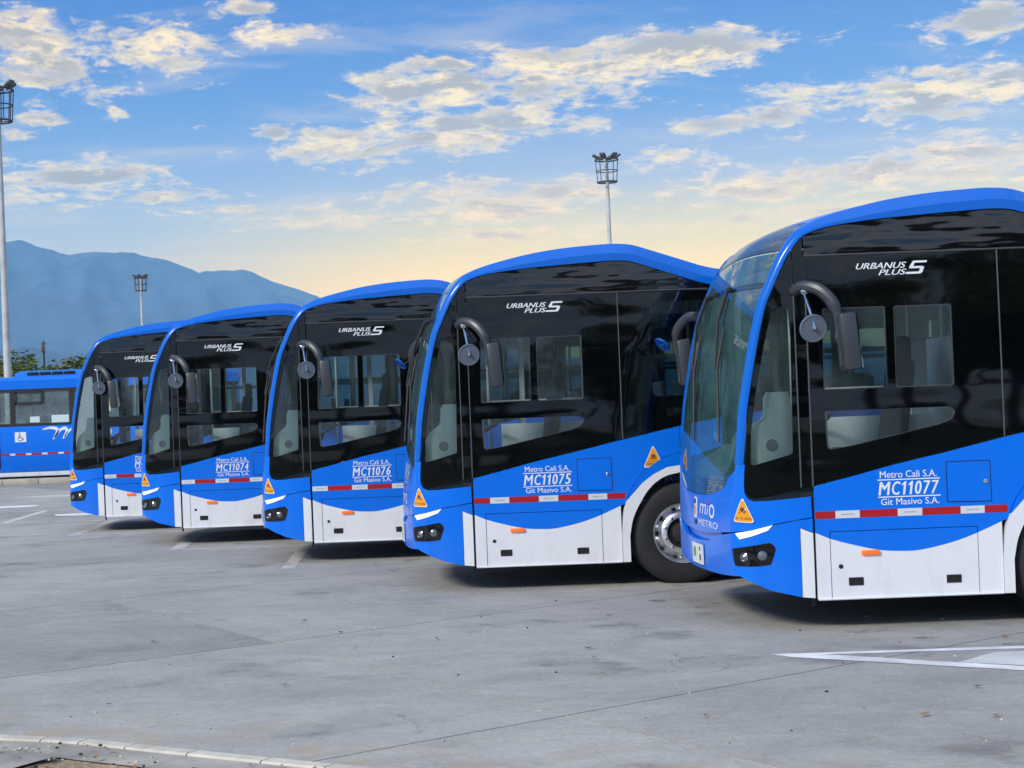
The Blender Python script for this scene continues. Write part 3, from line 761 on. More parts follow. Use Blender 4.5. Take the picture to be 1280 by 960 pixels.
            for a_, b_, m_ in segs:
                if m_ == 'tape':
                    mb = MB(); put_text(mb, 'REFLECTIVE', (lerp(a_, b_, .25), lerp(a_, b_, .75), .866, .874), S, .0022, 0, 0)
                    link('tape_print', mesh_raw(mb, 'tape_print', 'trimline'), root)
            # sign above the wheel
            triangle(SL, (1.725, 1.342), (1.627, 1.127), (1.825, 1.127), None)
            # operator's lettering
            mb = MB()
            put_text(mb, 'Metro Cali S.A.', (.502, .925, 1.129, 1.180), S, .002, .008, 0); put_text(mb, 'Git Masivo S.A.', (.504, .938, .927, .976), S, .002, .008, 0)
            for zz in (1.115, .987): mb.add([S((x, z), .002) for x, z in ((.483, zz - .004), (.948, zz - .004), (.948, zz + .004), (.483, zz + .004))], [(0, 1, 2, 3)])
            link('operator_lettering', mesh_raw(mb, 'operator_lettering', 'print'), root)
            # model lettering on the glass
            mb = MB()
            put_text(mb, 'URBANUS', (.390, .765, 2.690, 2.735), S, .002, .035, .35); put_text(mb, 'PLUS', (.555, .765, 2.640, 2.682), S, .002, .035, .35)
            def sp(a, b): return (.770 + .120 * a + .030 * b, 2.642 + .098 * b)
            for poly in ([sp(.15, 1), sp(1.02, 1), sp(1.02, .84), sp(.22, .84)], [sp(.15, 1), sp(.30, 1), sp(.24, .45), sp(.03, .45), sp(.0, .55)], [sp(.03, .58), sp(.80, .58), sp(.95, .52), sp(.95, .42), sp(.05, .42)], [sp(.74, .58), sp(.95, .52), sp(.92, .12), sp(.80, 0), sp(.66, 0)], [sp(-.10, .16), sp(.86, .16), sp(.80, 0), sp(-.12, 0)]):
                q = poly if area(poly) > 0 else poly[::-1]
                mb.add([S(p, .002) for p in q], [tuple(range(len(q)))])
            link('model_lettering', mesh_raw(mb, 'model_lettering', 'print'), root)
        # wheel-arch flares
        for cx in (WX, WX + 6.0):
            dx = cx - WX
            bnd = [(1.463, .82)] + [(lerp(o[0], i_[0], .45), lerp(o[1], i_[1], .45)) for o, i_ in (((1.54, .985), (1.58, .80)), ((1.68, 1.13), (1.68, .935)), ((1.84, 1.225), (1.80, 1.03)), ((1.985, 1.255), (1.985, 1.075)))]
            bnd = [(1.463, .83), (1.53, .90), (1.61, .985), (1.72, 1.065), (1.85, 1.125), (1.985, 1.142)]
            up_ = [p for p in AO if p[1] > .83] 
            blue = [(1.461, .831)] + up_ + bnd[::-1][:-1]
            white = [p for p in AO if p[1] <= .831] + bnd + AI[::-1]
            def sh(pts): return [(x + dx, z) for x, z in pts] 
            def shm(pts): return [(2 * WX - x + dx, z) for x, z in pts]
            side([(sh(blue), [], 0), (shm(blue), [], 0), (sh(white), [], 1), (shm(white), [], 1)], 'wheel_arch', ['blue', 'white'], .06, .018, .1)
    # side fleet-number slot is filled per bus
    # ---- wheels
    def wheel(x, y, s):
        w = empty('wheel', (x, y, .49), None, None); w.parent = root
        if 'category' in w: del w['category']
        t = MB(); prof = [(.285, -.02), (.30, -.045), (.36, -.055), (.43, -.05), (.468, -.03), (.485, .0), (.490, .06), (.490, .20), (.485, .26), (.43, .30), (.285, .28), (.285, -.02)]
        t.lathe([(r, h * s) for r, h in prof], n=56); t.build('tyre', 'tyre', w)
        rm = MB()
        rp = [(.292, -.03), (.283, -.045), (.272, -.035), (.262, .005), (.215, .03), (.205, .012), (.19, .0), (.145, -.005), (.138, .02)]
        rm.lathe([(r, h * s) for r, h in rp], n=56); rim = rm.build('rim', 'alu', w)
        hb = MB(); hb.lathe([(.138, .02 * s), (.11, .03 * s), (.095, -.03 * s), (.06, -.04 * s), (.001, -.04 * s)], n=24); hb.build('hub', 'rubber', w)
        for k in range(10):
            a = 2 * PI * (k + .5) / 10
            b = MB(); b.lathe([(.017, .0), (.015, -.022 * s), (.008, -.026 * s), (.001, -.026 * s)], (math.cos(a) * .168, -.004 * s, math.sin(a) * .168), n=8); b.build('wheel_nut', 'chrome', w)
            a = 2 * PI * k / 10
            h = MB(); c = Vector((math.cos(a) * .238, .013 * s, math.sin(a) * .238))
            tdir = Vector((-math.sin(a), 0, math.cos(a))); rd = Vector((math.cos(a), 0, math.sin(a)))
            n = Vector((.0, -1 * s, 0)) * .006
            pts = [c + n + tdir * .024 * math.cos(q) + rd * .017 * math.sin(q) + Vector((0, -s, 0)) * (.0105 * math.sin(q) * -1) * .5 for q in [2 * PI * j / 12 for j in range(12)]]
            h.add([p for p in pts], [tuple(range(12))]); h.build('vent_hole', 'dark', w)
    wheel(WX, -1.20, 1); wheel(WX, 1.20, -1); wheel(WX + 6, -1.20, 1); wheel(WX + 6, 1.20, -1)
    # ---- chassis, rear, floor, ceiling
    b = MB(); b.box((5.3, 0, .52), (10.2, 1.75, .42)); b.box((.72, 0, .46), (1.3, 2.36, .30)); b.box((0, 0, .52), (.5, 1.7, .2)); b.box((5.0, 0, .52), (4.6, 2.4, .5)); b.box((9.9, 0, .52), (2.4, 2.4, .5)); b.build('chassis', 'dark', root)
    b = MB(); b.box((11.22, 0, 1.62), (.06, 2.5, 2.7), bev=.02); b.build('rear_panel', 'blue', root)
    b = MB(); b.box((5.45, 0, .80), (11.4, 2.42, .04)); b.build('cabin_floor', 'floor', root)
    b = MB(); b.box((5.6, 0, 2.80), (11.1, 2.3, .03)); b.build('cabin_ceiling', 'cabinlight', root)
    # ---- cabin
    b = MB()
    b.prism([(-.46, .9), (-.47, 1.12), (-.42, 1.20), (-.30, 1.28), (-.16, 1.36), (.0, 1.36), (.06, 1.2), (.06, .85)], -1.05, 1.0); b.build('dashboard', 'cabin', root)
    b = MB(); b.prism(cr([(-.45, 1.1), (-.445, 1.32), (-.42, 1.44), (-.37, 1.54), (-.29, 1.60)], 3) + [(-.27, 1.64), (-.265, 1.76), (-.24, 1.80), (-.12, 1.80), (-.10, 1.70), (-.09, 1.1)], -1.13, -.93)
    cn = b.build('driver_console', 'cabin', root)
    b = MB(); b.lathe([(.047, 0), (.045, -.006), (.036, -.004), (.001, -.003)], (-.255, -1.131, 1.40), 'y', 20); b.build('loudspeaker', 'mirrorback', cn)
    b = MB(); b.prism([(-.40, 1.2), (-.36, 1.44), (-.28, 1.56), (-.08, 1.58), (.0, 1.44), (.02, 1.2)], -.93, -.22); b.build('instrument_cluster', 'cabin', root)
    b = MB()
    rim = []
    qm = Matrix.Rotation(R(-28), 3, 'Y')
    for k in range(25):
        a = 2 * PI * k / 24; rim.append(Vector((.13, -.58, 1.50)) + qm @ Vector((math.cos(a) * .22, math.sin(a) * .22, 0)))
    b.tube(rim, .014, 6, caps=False); b.tube([(.13, -.58, 1.50), (.0, -.58, 1.22)], .03, 8)
    for a in (0, 2.1, 4.2): b.tube([Vector((.13, -.58, 1.50)), Vector((.13, -.58, 1.50)) + qm @ Vector((math.cos(a) * .22, math.sin(a) * .22, 0))], .012, 5)
    b.build('steering_wheel', 'rubber', root)
    b = MB(); b.box((.62, -.58, 1.28), (.5, .48, .12), bev=.04); b.box((.86, -.58, 1.66), (.12, .46, .74), rot=Matrix.Rotation(R(8), 3, 'Y'), bev=.05); b.box((.92, -.58, 2.1), (.09, .26, .2), bev=.04); b.box((.62, -.58, 1.0), (.3, .3, .46))
    b.build('driver_seat', 'seatdark', root)
    b = MB(); b.box((1.24, -.72, 1.50), (.03, .95, 1.36), bev=.005); b.build('cab_partition', 'cabinlight', root)
    b = MB(); b.box((.80, -.28, 1.2), (.86, .03, .76), bev=.005); b.build('cab_gate', 'cabinlight', root)
    for xx in (1.9, 2.75, 3.6, 4.6, 5.5, 6.4, 7.6, 8.6):
        for yy in (-.98, -.55, .55, .98):
            b = MB(); b.box((xx, yy, 1.28), (.42, .4, .05), bev=.02); b.box((xx + .22, yy, 1.62), (.06, .4, .66), bev=.02); b.tube([(xx, yy, .82), (xx, yy, 1.26)], .03, 6)
            if xx == 1.9 and yy == -.98: pm = b.mesh('passenger_seat', 'seat'); px, py = xx, yy; link('passenger_seat', pm, root)
            else:
                o = link('passenger_seat', pm, root); o.location = (xx - px, yy - py, 0)
    pm = None
    for xx, yy in ((.3, .42), (1.3, .42), (1.35, -.28), (2.4, .3), (2.4, -.3), (3.9, .3), (3.9, -.3), (5.5, .3), (5.5, -.3)):
        if pm is None: b = MB(); b.tube([(0, 0, .82), (0, 0, 2.79)], .018, 8); pm = b.mesh('grab_pole', 'pole')
        o = link('grab_pole', pm, root); o.location = (xx, yy, 0)
    b = MB(); b.tube([(.3, .42, 1.8), (1.3, .42, 1.8)], .018, 8); b.tube([(1.3, .42, 2.2), (9, .42, 2.2)], .016, 8); b.tube([(1.35, -.42, 2.2), (9, -.42, 2.2)], .016, 8); b.build('handrail', 'pole', root)
    # ---- mirrors
    def side_mirror(s):
        """s=-1 left side, +1 right side"""
        m = empty('side_mirror', (0, 0, 0), None, None); m.parent = root
        if 'category' in m: del m['category']
        left = s < 0; X0 = 0 if left else -.46
        Y = lambda o: s * (1.262 + o)
        a = MB()
        if left: path = [(-.075, Y(-.02), 2.545), (-.03, Y(.07), 2.575), (.06, Y(.15), 2.545), (.135, Y(.20), 2.46), (.175, Y(.22), 2.35), (.180, Y(.23), 2.24), (.160, Y(.235), 2.17)]
        else: path = [(-.33, Y(-.05), 2.50), (-.38, Y(.08), 2.50), (-.44, Y(.17), 2.44), (-.47, Y(.22), 2.35), (-.47, Y(.24), 2.24), (-.46, Y(.24), 2.16)]
        pp = cr(path, 4); k = len(pp)
        a.tube(pp, [lerp(.044, .048, i / k) if i < k * .6 else lerp(.066, .018, i / k) for i in range(k)], 10, flat=1.0)
        a.build('mirror_arm', 'mirror', m)
        bx = (.235, Y(.25), 2.15) if left else (-.40, Y(.25), 2.10)
        h = MB(); h.box(bx, (.125, .20, .42), bev=.028, rot=Matrix.Rotation(R(-5), 3, 'Y')); hh = h.build('mirror_housing', 'mirror', m)
        g = MB(); g.box((bx[0] + .064, bx[1], bx[2]), (.004, .175, .39), rot=Matrix.Rotation(R(-5), 3, 'Y')); g.build('mirror_glass', 'mirrorglass', hh)
        br = MB(); br.tube([(path[-1][0], path[-1][1], path[-1][2]), (bx[0] - .05, bx[1], bx[2] - .02), (bx[0] - .05, bx[1], bx[2] - .18)], .014, 6); br.build('mirror_bracket', 'mirror', m)
        if left: c = Vector((.003, Y(.20), 2.255)); st = Vector((-.035, Y(.10), 2.53))
        else: c = Vector((-.60, Y(.24), 2.265)); st = Vector((-.44, Y(.24), 2.32))
        n = Vector((.12, s * 1.0, -.22)).normalized() if left else Vector((-.62, -.30, -.72)).normalized()
        q = n.to_track_quat('Z', 'Y').to_matrix()
        d = MB(); t2 = MB(); t2.lathe([(.001, .012), (.012, .012), (.016, .004), (.018, .001), (.098, .000), (.101, .005), (.108, .004), (.113, -.006), (.110, -.018), (.001, -.024)], axis='z', n=28)
        rs = .93 if left else .72
        d.add([q @ (Vector(v) * rs) + c for v in t2.v], t2.f, 0, True); rmo = d.build('round_mirror', 'mirrorback' if left else 'bluereflect', m)
        if left: rmo['pivot'] = (c.x, c.y, c.z)
        r = MB(); r.tube([st, st + (c + n * .03 - st) * .2 + n * .01, c + n * .03, c + n * .008], .009, 6); r.box(st, (.05, .035, .035), bev=.008); r.build('mirror_rod', 'chrome' if left else 'rubber', m)
    side_mirror(-1); side_mirror(1)
    # jacking foot behind the corner skirt, marker lamp on the roof edge
    b = MB(); b.box((-.005, -1.20, .225), (.022, .022, .07)); b.build('drain_stub', 'rubber', root)
    return root

def fleet_number(root, s):
    mb = MB(); wid = {'M': 1.0, 'C': .74, '1': .46}; gap = .10
    tot = sum(wid.get(c, .60) for c in s) + gap * (len(s) - 1)
    x0, x1, z0, z1 = .482, .928, 1.001, 1.100; k = (x1 - x0) / tot; x = x0; sh = .014
    for c in s:
        w = wid.get(c, .60) * k
        if c == '1':
            f = lambda a, b: S_(x + w * a + sh * b, z0 + (z1 - z0) * b)
            S_ = lambda px, pz: SL((px, pz), .0024)
            mb.add([f(.38, 0), f(.78, 0), f(.78, 1), f(.48, 1), f(.38, .93)], [(0, 1, 2, 3, 4)])
            mb.add([f(.02, .80), f(.06, .66), f(.38, .76), f(.38, .93)], [(0, 1, 2, 3)])
        else:
            vs, fs = text_polys(c)
            for q in (-1, 0, 1):
                mb.add([SL((x + w * (.08 + .84 * v[0]) + sh * v[1] + q * .0026, z0 + (z1 - z0) * v[1]), .002 + .0002 * (q + 2)) for v in vs], fs)
        x += w + gap * k
    return link('fleet_number', mesh_raw(mb, 'fleet_number', 'print'), root)

proto = build_bus()
GROUP = 'blue and white city buses parked side by side'
BUSES = [(3.22, 12.39, 'MC11077', 'nearest blue and white city bus, numbered MC11077, at the right end of the row'),
         (.88, 15.80, 'MC11075', 'blue and white city bus numbered MC11075 with its front wheel in view'),
         (-.80, 19.45, 'MC11076', 'blue and white city bus numbered MC11076, middle one of the row'),
         (-2.72, 22.79, 'MC11074', 'blue and white city bus numbered MC11074, second from the left end of the row'),
         (-4.30, 26.00, 'MC11073', 'farthest bus of the parked row, its number half hidden by the next bus')]
for i, (x, y, num, lab) in enumerate(BUSES):
    o = proto if i == 0 else copy_tree(proto, None, ('fleet_number',))
    o.location = (x, y + 1.275, 0)
    tag(o, lab, 'bus', GROUP)
    if i >= 2:                        # on these the tape starts with a white piece
        tp = sorted((k_ for k_ in o.children if k_.name.split('.')[0] == 'reflector_tape'), key=lambda k_: min(v.co.x for v in k_.data.vertices))
        bpy.data.objects.remove(tp[0])
        for k_ in o.children:
            if k_.name.split('.')[0] in ('reflector_tape', 'tape_print'): k_.location.x -= .151
    for sm_ in o.children:            # every driver has set the little round mirror his own way
        for q_ in sm_.children:
            if 'pivot' in q_: pv3 = Vector(q_['pivot']); q_.matrix_basis = Matrix.Translation(pv3) @ Matrix.Rotation(R((0, 12, -52, 18, -22)[i]), 4, 'Z') @ Matrix.Rotation(R((0, 6, 10, -8, 5)[i]), 4, 'X') @ Matrix.Translation(-pv3); del q_['pivot']
    fleet_number(o, num)
# ------------------------------------------------------------------ ground, slabs, markings, kerbs
def ground_mat(name, tone, seed):
    m = bpy.data.materials.new(name); m.use_nodes = True
    t = NT(m.node_tree); b = t.n['Principled BSDF']
    geo = t.node('ShaderNodeNewGeometry').outputs['Position']
    pos = t.mapping(geo, loc=(seed, seed * 1.7, 0))
    big = t.noise(pos, .22, 5, .6, .6)
    mid = t.noise(t.mapping(geo, scale=(.8, 1.1, 1), rot=(0, 0, R(8)), loc=(seed, 0, 0)), 1.3, 8, .66, .8)
    brush = t.noise(t.mapping(geo, scale=(1.3, 2.4, 1), rot=(0, 0, R(-14)), loc=(0, seed, 0)), 2.2, 8, .72, 1.2)
    fine = t.noise(geo, 38, 5, .75)
    c = t.ramp(big, [(.3, tuple(tone * k for k in (.78, .755, .70))), (.5, tuple(tone * k for k in (1.04, 1, .915))), (.72, tuple(tone * k for k in (1.15, 1.105, 1.0)))])
    c = t.mix(1.0, c, t.ramp(mid, [(.30, (.84, .84, .84)), (.52, (1, 1, 1)), (.74, (1.10, 1.10, 1.09))]), 'MULTIPLY')
    c = t.mix(1.0, c, t.ramp(brush, [(.3, (.88, .88, .88)), (.7, (1.10, 1.10, 1.10))]), 'MULTIPLY')
    c = t.mix(1.0, c, t.ramp(fine, [(.35, (.84, .84, .84)), (.65, (1.13, 1.13, 1.13))]), 'MULTIPLY')
    # oil stains and a dust of sand blown against the near kerb
    stain = t.smooth(t.noise(t.mapping(geo, scale=(1, 1.2, 1), loc=(5.1, 2.2 + seed, 0)), .8, 6, .6), .56, .72)
    c = t.mix(t.math('MULTIPLY', stain, .50), c, (.07, .068, .066, 1))
    # drips of oil and tyre dust where engines and wheels stand over the bays
    sp = t.node('ShaderNodeSeparateXYZ'); t.l.new(geo, sp.inputs[0])
    drip = t.smooth(t.noise(t.mapping(geo, loc=(1.7, 4.4, 0)), 2.6, 5, .6), .60, .70)
    bay = t.smooth(t.math('SUBTRACT', t.math('MULTIPLY_ADD', sp.outputs[1], .56, sp.outputs[0]), 8.3), .2, 2.6)
    c = t.mix(t.math('MULTIPLY', drip, t.math('MULTIPLY_ADD', bay, .55, .10)), c, (.055, .052, .05, 1))
    crack = t.node('ShaderNodeTexVoronoi', feature='DISTANCE_TO_EDGE'); crack.inputs['Scale'].default_value = .55
    wv = t.node('ShaderNodeVectorMath', operation='ADD'); t.l.new(geo, wv.inputs[0])
    wn = t.node('ShaderNodeTexNoise'); t.l.new(geo, wn.inputs['Vector']); wn.inputs['Scale'].default_value = 1.4; wn.inputs['Detail'].default_value = 6
    t.l.new(wn.outputs['Color'], wv.inputs[1]); t.l.new(wv.outputs[0], crack.inputs['Vector'])
    cm = t.math('MULTIPLY', t.smooth(crack.outputs['Distance'], .006, .001), t.smooth(t.noise(geo, .5, 2, .5), .52, .60))
    c = t.mix(t.math('MULTIPLY', cm, .38), c, (.09, .085, .08, 1))
    kd = t.math('ADD', sp.outputs[1], t.math('MULTIPLY', sp.outputs[0], .59))      # distance from the near kerb line
    near = t.smooth(kd, 9.7, 8.35)
    sand = t.math('MULTIPLY', near, t.smooth(t.noise(t.mapping(geo, scale=(.8, 1.8, 1)), 2.2, 8, .68, .4), .50, .62))
    c = t.mix(t.math('MULTIPLY', sand, .8), c, (.40, .33, .24, 1))
    t.l.new(c, b.inputs['Base Color'])
    t.set(b.inputs['Roughness'], t.math('MULTIPLY_ADD', mid, .3, .55))
    b.inputs['Specular IOR Level'].default_value = .35
    bn = t.node('ShaderNodeBump'); bn.inputs['Strength'].default_value = .35; bn.inputs['Distance'].default_value = .006
    t.l.new(t.math('ADD', fine, t.math('MULTIPLY', brush, 1.2)), bn.inputs['Height']); t.l.new(bn.outputs[0], b.inputs['Normal'])
    return m
GT = .385
M['ground'] = ground_mat('yard_asphalt', GT * .80, 0)
for k, f_ in enumerate((1.0, .84, 1.06)): M['slab%d' % k] = ground_mat('concrete_slab_%s' % 'abc'[k], GT * f_, 3.3 * k)
g = MB(); g.add([(-6600, -6300, 0), (6600, -6300, 0), (6600, 6600, 0), (-6600, 6600, 0)], [(0, 1, 2, 3)])
ground = tag(g.build('ground', 'ground'), kind='structure')
O = Vector((-.86, 12.88)); e1 = Vector((.822, .569)); e2 = Vector((-.482, .876)); L1, L2, gp = 7.6, 3.9, .008
k = 0
for i in range(-5, 5):
    for j in range(-4, 10):
        c = O + e1 * L1 * (i + .5) + e2 * L2 * (j + .5)
        if not (-15 < c.x < 13 and 1 < c.y < 44): continue
        q = [O + e1 * (L1 * (i + a) + (gp if a == 0 else -gp)) + e2 * (L2 * (j + b) + (gp if b == 0 else -gp)) for a, b in ((0, 0), (1, 0), (1, 1), (0, 1))]
        mb = MB(); n = 4
        vs = [(p.x, p.y, .012) for p in q] + [(p.x, p.y, .0) for p in q]
        mb.add(vs, [(0, 1, 2, 3)] + [(a, a + 4, (a + 1) % 4 + 4, (a + 1) % 4) for a in range(4)])
        # the darker slab the photograph shows left of the middle
        mk = 'slab1' if (i, j) == (-1, 0) else 'slab%d' % random.choice((0, 0, 2))
        mb.build('concrete_slab', mk, ground)
M['paint'] = mat('worn_road_paint', (.78, .77, .75), .7, var=(3.0, .28))
M['paint3'] = mat('chevron_paint', (.66, .65, .62), .75, var=(2.4, .2)); M['paint2'] = mat('faded_road_paint', (.55, .53, .49), .75, var=(2.4, .3))
ZP = .0140
def mark(pts, m='paint', name='painted_line', z=ZP):
    if area(pts) < 0: pts = pts[::-1]
    mb = MB(); mb.add([(x, y, z) for x, y in pts], [tuple(range(len(pts)))]); return mb.build(name, m, ground)
def line(a, b, w, m='paint'):
    a, b = Vector(a), Vector(b); n = (b - a).normalized(); n = Vector((-n.y, n.x)) * w / 2
    return mark([tuple(a + n), tuple(a - n), tuple(b - n), tuple(b + n)], m)
mark([(2.62, 11.36), (2.66, 11.28), (7.2, 11.06), (7.2, 11.22)]); mark([(2.62, 11.36), (2.72, 11.20), (3.86, 10.40), (5.4, 9.30), (5.5, 9.38), (4.03, 10.47), (2.95, 11.27)], z=ZP + .0015)
mark([(3.69, 10.74), (4.05, 11.09), (7.2, 11.0), (5.55, 9.42), (4.08, 10.50)], 'paint3', 'painted_chevron')
mark([(-4.80, 25.30), (-4.62, 25.42), (-4.52, 28.94), (-4.69, 28.82)], 'paint2'); line((-4.59, 25.46), (-2.75, 25.31), .13, 'paint2')
mark([(-2.82, 21.96), (-2.64, 22.08), (-2.64, 24.64), (-2.80, 24.68)], 'paint2'); line((-2.64, 22.02), (-.7, 21.9), .12, 'paint2')
mark([(-6.68, 29.11), (-6.52, 29.05), (-6.46, 32.6), (-6.63, 32.5)], 'paint2'); line((-8.6, 29.15), (-4.60, 28.84), .16, 'paint2'); line((-10, 32.3), (-5.7, 32.75), .14, 'paint2')
mark([(-1.15, 18.8), (-1.0, 18.8), (-.95, 21.0), (-1.1, 21.0)], 'paint2')
def oval(c, rx, ry): return [(c[0] + rx * math.cos(a) * (1 + .12 * math.sin(3 * a + c[0])), c[1] + ry * math.sin(a) * (1 + .15 * math.sin(2 * a))) for a in [2 * PI * k / 20 for k in range(20)]]
mark(oval((-7.75, 34.35), .75, .42), 'paint', 'painted_oval', ZP + .004); mark(oval((-5.4, 30.85), .72, .38), 'paint', 'painted_oval', ZP + .004); mark(oval((-7.6, 38.6), .9, .4), 'paint2', 'painted_oval')
# far kerb in front of the old bus
M['kerb'] = mat('beige_concrete', (.46, .41, .33), .8, var=(2.5, .2), bump=(30, .2, .004))
M['kerbtop'] = mat('whitewashed_kerb', (.56, .52, .44), .8, var=(5, .25), bump=(30, .2, .004))
M['walk'] = mat('grey_walkway', (.36, .33, .29), .85, var=(3.0, .35), bump=(25, .4, .006))
M['soil'] = mat('dry_soil', (.34, .25, .16), .95, var=(9, .4), bump=(22, 1.0, .03))
far = None
for k in range(22):
    b = MB(); b.box((-25 + k * 1.0, 46.65, .07), (.992, .55, .16), bev=.02)
    if k == 0: far = tag(b.build('far_kerb', 'kerb'), kind='structure')
    else: b.build('kerb_stone', 'kerb', far)
# near kerb, a curve of separate stones with a concrete strip and bare soil behind
KZ = .10
kp = cr([(-5.2, 10.35), (-3.6, 9.72), (-2.13, 9.09), (-1.65, 8.89), (-1.19, 8.60), (-.58, 8.21), (-.03, 7.86), (.9, 7.25), (2.0, 6.55), (3.6, 5.5)], 8)
def off(i, d):
    a = Vector(kp[max(0, i - 1)]); b = Vector(kp[min(len(kp) - 1, i + 1)]); t = (b - a).normalized(); n = Vector((t.y, -t.x))
    if n.y > 0: n = -n
    return Vector(kp[i]) + n * d
nk = None
i = 0
while i < len(kp) - 1:
    j = min(i + 5, len(kp) - 1); mb = MB(); rows = range(i, j + 1); vs = []
    for r_ in rows:
        e = .004 if r_ == i else (-.004 if r_ == j else 0)
        t = (Vector(kp[min(r_ + 1, len(kp) - 1)]) - Vector(kp[max(r_ - 1, 0)])).normalized() * e
        for d, z in ((0, 0), (.0, KZ - .015), (.015, KZ), (.095, KZ), (.105, KZ - .01), (.105, 0)):
            p = off(r_, d) + t; vs.append((p.x, p.y, z))
    n = len(rows); fs = [(a * 6 + b, a * 6 + b + 1, (a + 1) * 6 + b + 1, (a + 1) * 6 + b) for a in range(n - 1) for b in range(5)] + [tuple(range(6)), tuple((n - 1) * 6 + b for b in range(6))[::-1]]
    mb.add(vs, fs)
    if nk is None: nk = tag(mb.build('near_kerb', 'kerbtop'), kind='structure')
    else: mb.build('kerb_stone', 'kerbtop', nk)
    i = j
def kstrip(name, d0, d1, z, m, i0, i1, kind='structure', rough=0.0):
    mb = MB(); vs = []; nd = 10; rr = random.Random(4)
    for r_ in range(i0, i1):
        for k in range(nd + 1):
            p = off(r_, lerp(d0, d1, k / nd)); vs.append((p.x, p.y, z + (rr.uniform(-rough, rough) if 0 < k < nd else 0)))
    n = i1 - i0
    mb.add(vs, [(a * (nd + 1) + b, (a + 1) * (nd + 1) + b, (a + 1) * (nd + 1) + b + 1, a * (nd + 1) + b + 1) for a in range(n - 1) for b in range(nd)], 0, rough > 0)
    return tag(mb.build(name, m), kind=kind)
kstrip('kerb_gutter', .108, .40, KZ - .012, 'walk', 0, len(kp))
kstrip('walkway', .425, 3.0, KZ + .012, 'walk', 0, 29)
kstrip('bare_soil', .395, 3.0, KZ - .018, 'soil', 24, len(kp), 'structure', .02)
M['unseen_dark_verge'] = mat('added_dark_ground', (.035, .045, .018), .95, var=(1.5, .4), bump=(14, .8, .05))  # unseen dark ground, added to darken what the bus windows mirror
b = MB(); b.add([(-60, -60, .03), (70, -60, .03), (70, 1.0, .03), (5, 4.4, .03), (2.0, 5.2, .03), (-5.2, 6.4, .03), (-60, 9.0, .03)], [(0, 1, 2, 3, 4, 5, 6)]); tag(b.build('unseen_dark_verge', 'unseen_dark_verge'), kind='structure')
# litter: fallen leaves and pebbles
M['leaflit'] = mat('dry_leaf', (.30, .17, .07), .8, var=(30, .4)); M['peb'] = mat('pale_pebble', (.52, .48, .42), .8, var=(30, .3)); M['darkpeb'] = mat('dark_pebble', (.05, .045, .04), .9)
rr = random.Random(11); lv = MB(); pb = MB(); dp = MB()
def spot():
    while True:
        x, y = rr.uniform(-3.2, 4.5), rr.uniform(8.2, 17) ** 1.0
        if y > 8.5 - .6 * x and (rr.random() < 1.5 - y / 14): return x, y
for k in range(26):
    x, y = spot(); a = rr.uniform(0, 6.28); s = rr.uniform(.012, .03); q = Matrix.Rotation(a, 3, 'Z') @ Matrix.Rotation(rr.uniform(-.4, .4), 3, 'X')
    vs = [q @ Vector(v) * s + Vector((x, y, .028)) for v in ((-1.4, 0, .2), (-.5, .55, 0), (.6, .5, .1), (1.5, 0, .35), (.6, -.5, .1), (-.5, -.55, 0), (0, 0, -.25))]
    lv.add(vs, [(0, 1, 6), (1, 2, 6), (2, 3, 6), (3, 4, 6), (4, 5, 6), (5, 0, 6)])
for k in range(90):
    x, y = spot(); s = rr.uniform(.003, .009)
    (pb if rr.random() < .85 else dp).box((x, y, .012 + s * .5), (s * 2.2, s * 1.6, s * 1.2), rot=Matrix.Rotation(rr.uniform(0, 6), 3, 'Z'), bev=s * .4)
for k in range(260):
    t = rr.uniform(0, len(kp) - 12); i = int(t); p = off(i, rr.uniform(.12, 1.1)); s = rr.uniform(.004, .011)
    (pb if rr.random() < .5 else dp).box((p.x, p.y, KZ + s * .5), (s * 2.2, s * 1.6, s * 1.2), rot=Matrix.Rotation(rr.uniform(0, 6), 3, 'Z'), bev=s * .4)
for k in range(60):
    i = int(rr.uniform(8, len(kp) - 14)); p = off(i, rr.uniform(.14, .9)); s = rr.uniform(.012, .026); q = Matrix.Rotation(rr.uniform(0, 6), 3, 'Z')
    lv.add([q @ Vector(v) * s + Vector((p.x, p.y, KZ + .012)) for v in ((-1.4, 0, .2), (-.5, .55, 0), (.6, .5, .1), (1.5, 0, .35), (.6, -.5, .1), (-.5, -.55, 0), (0, 0, -.25))], [(0, 1, 6), (1, 2, 6), (2, 3, 6), (3, 4, 6), (4, 5, 6), (5, 0, 6)])
tag(lv.build('fallen_leaves', 'leaflit'), kind='stuff'); tag(pb.build('pebbles', 'peb'), kind='stuff'); tag(dp.build('dark_pebbles', 'darkpeb'), kind='stuff')

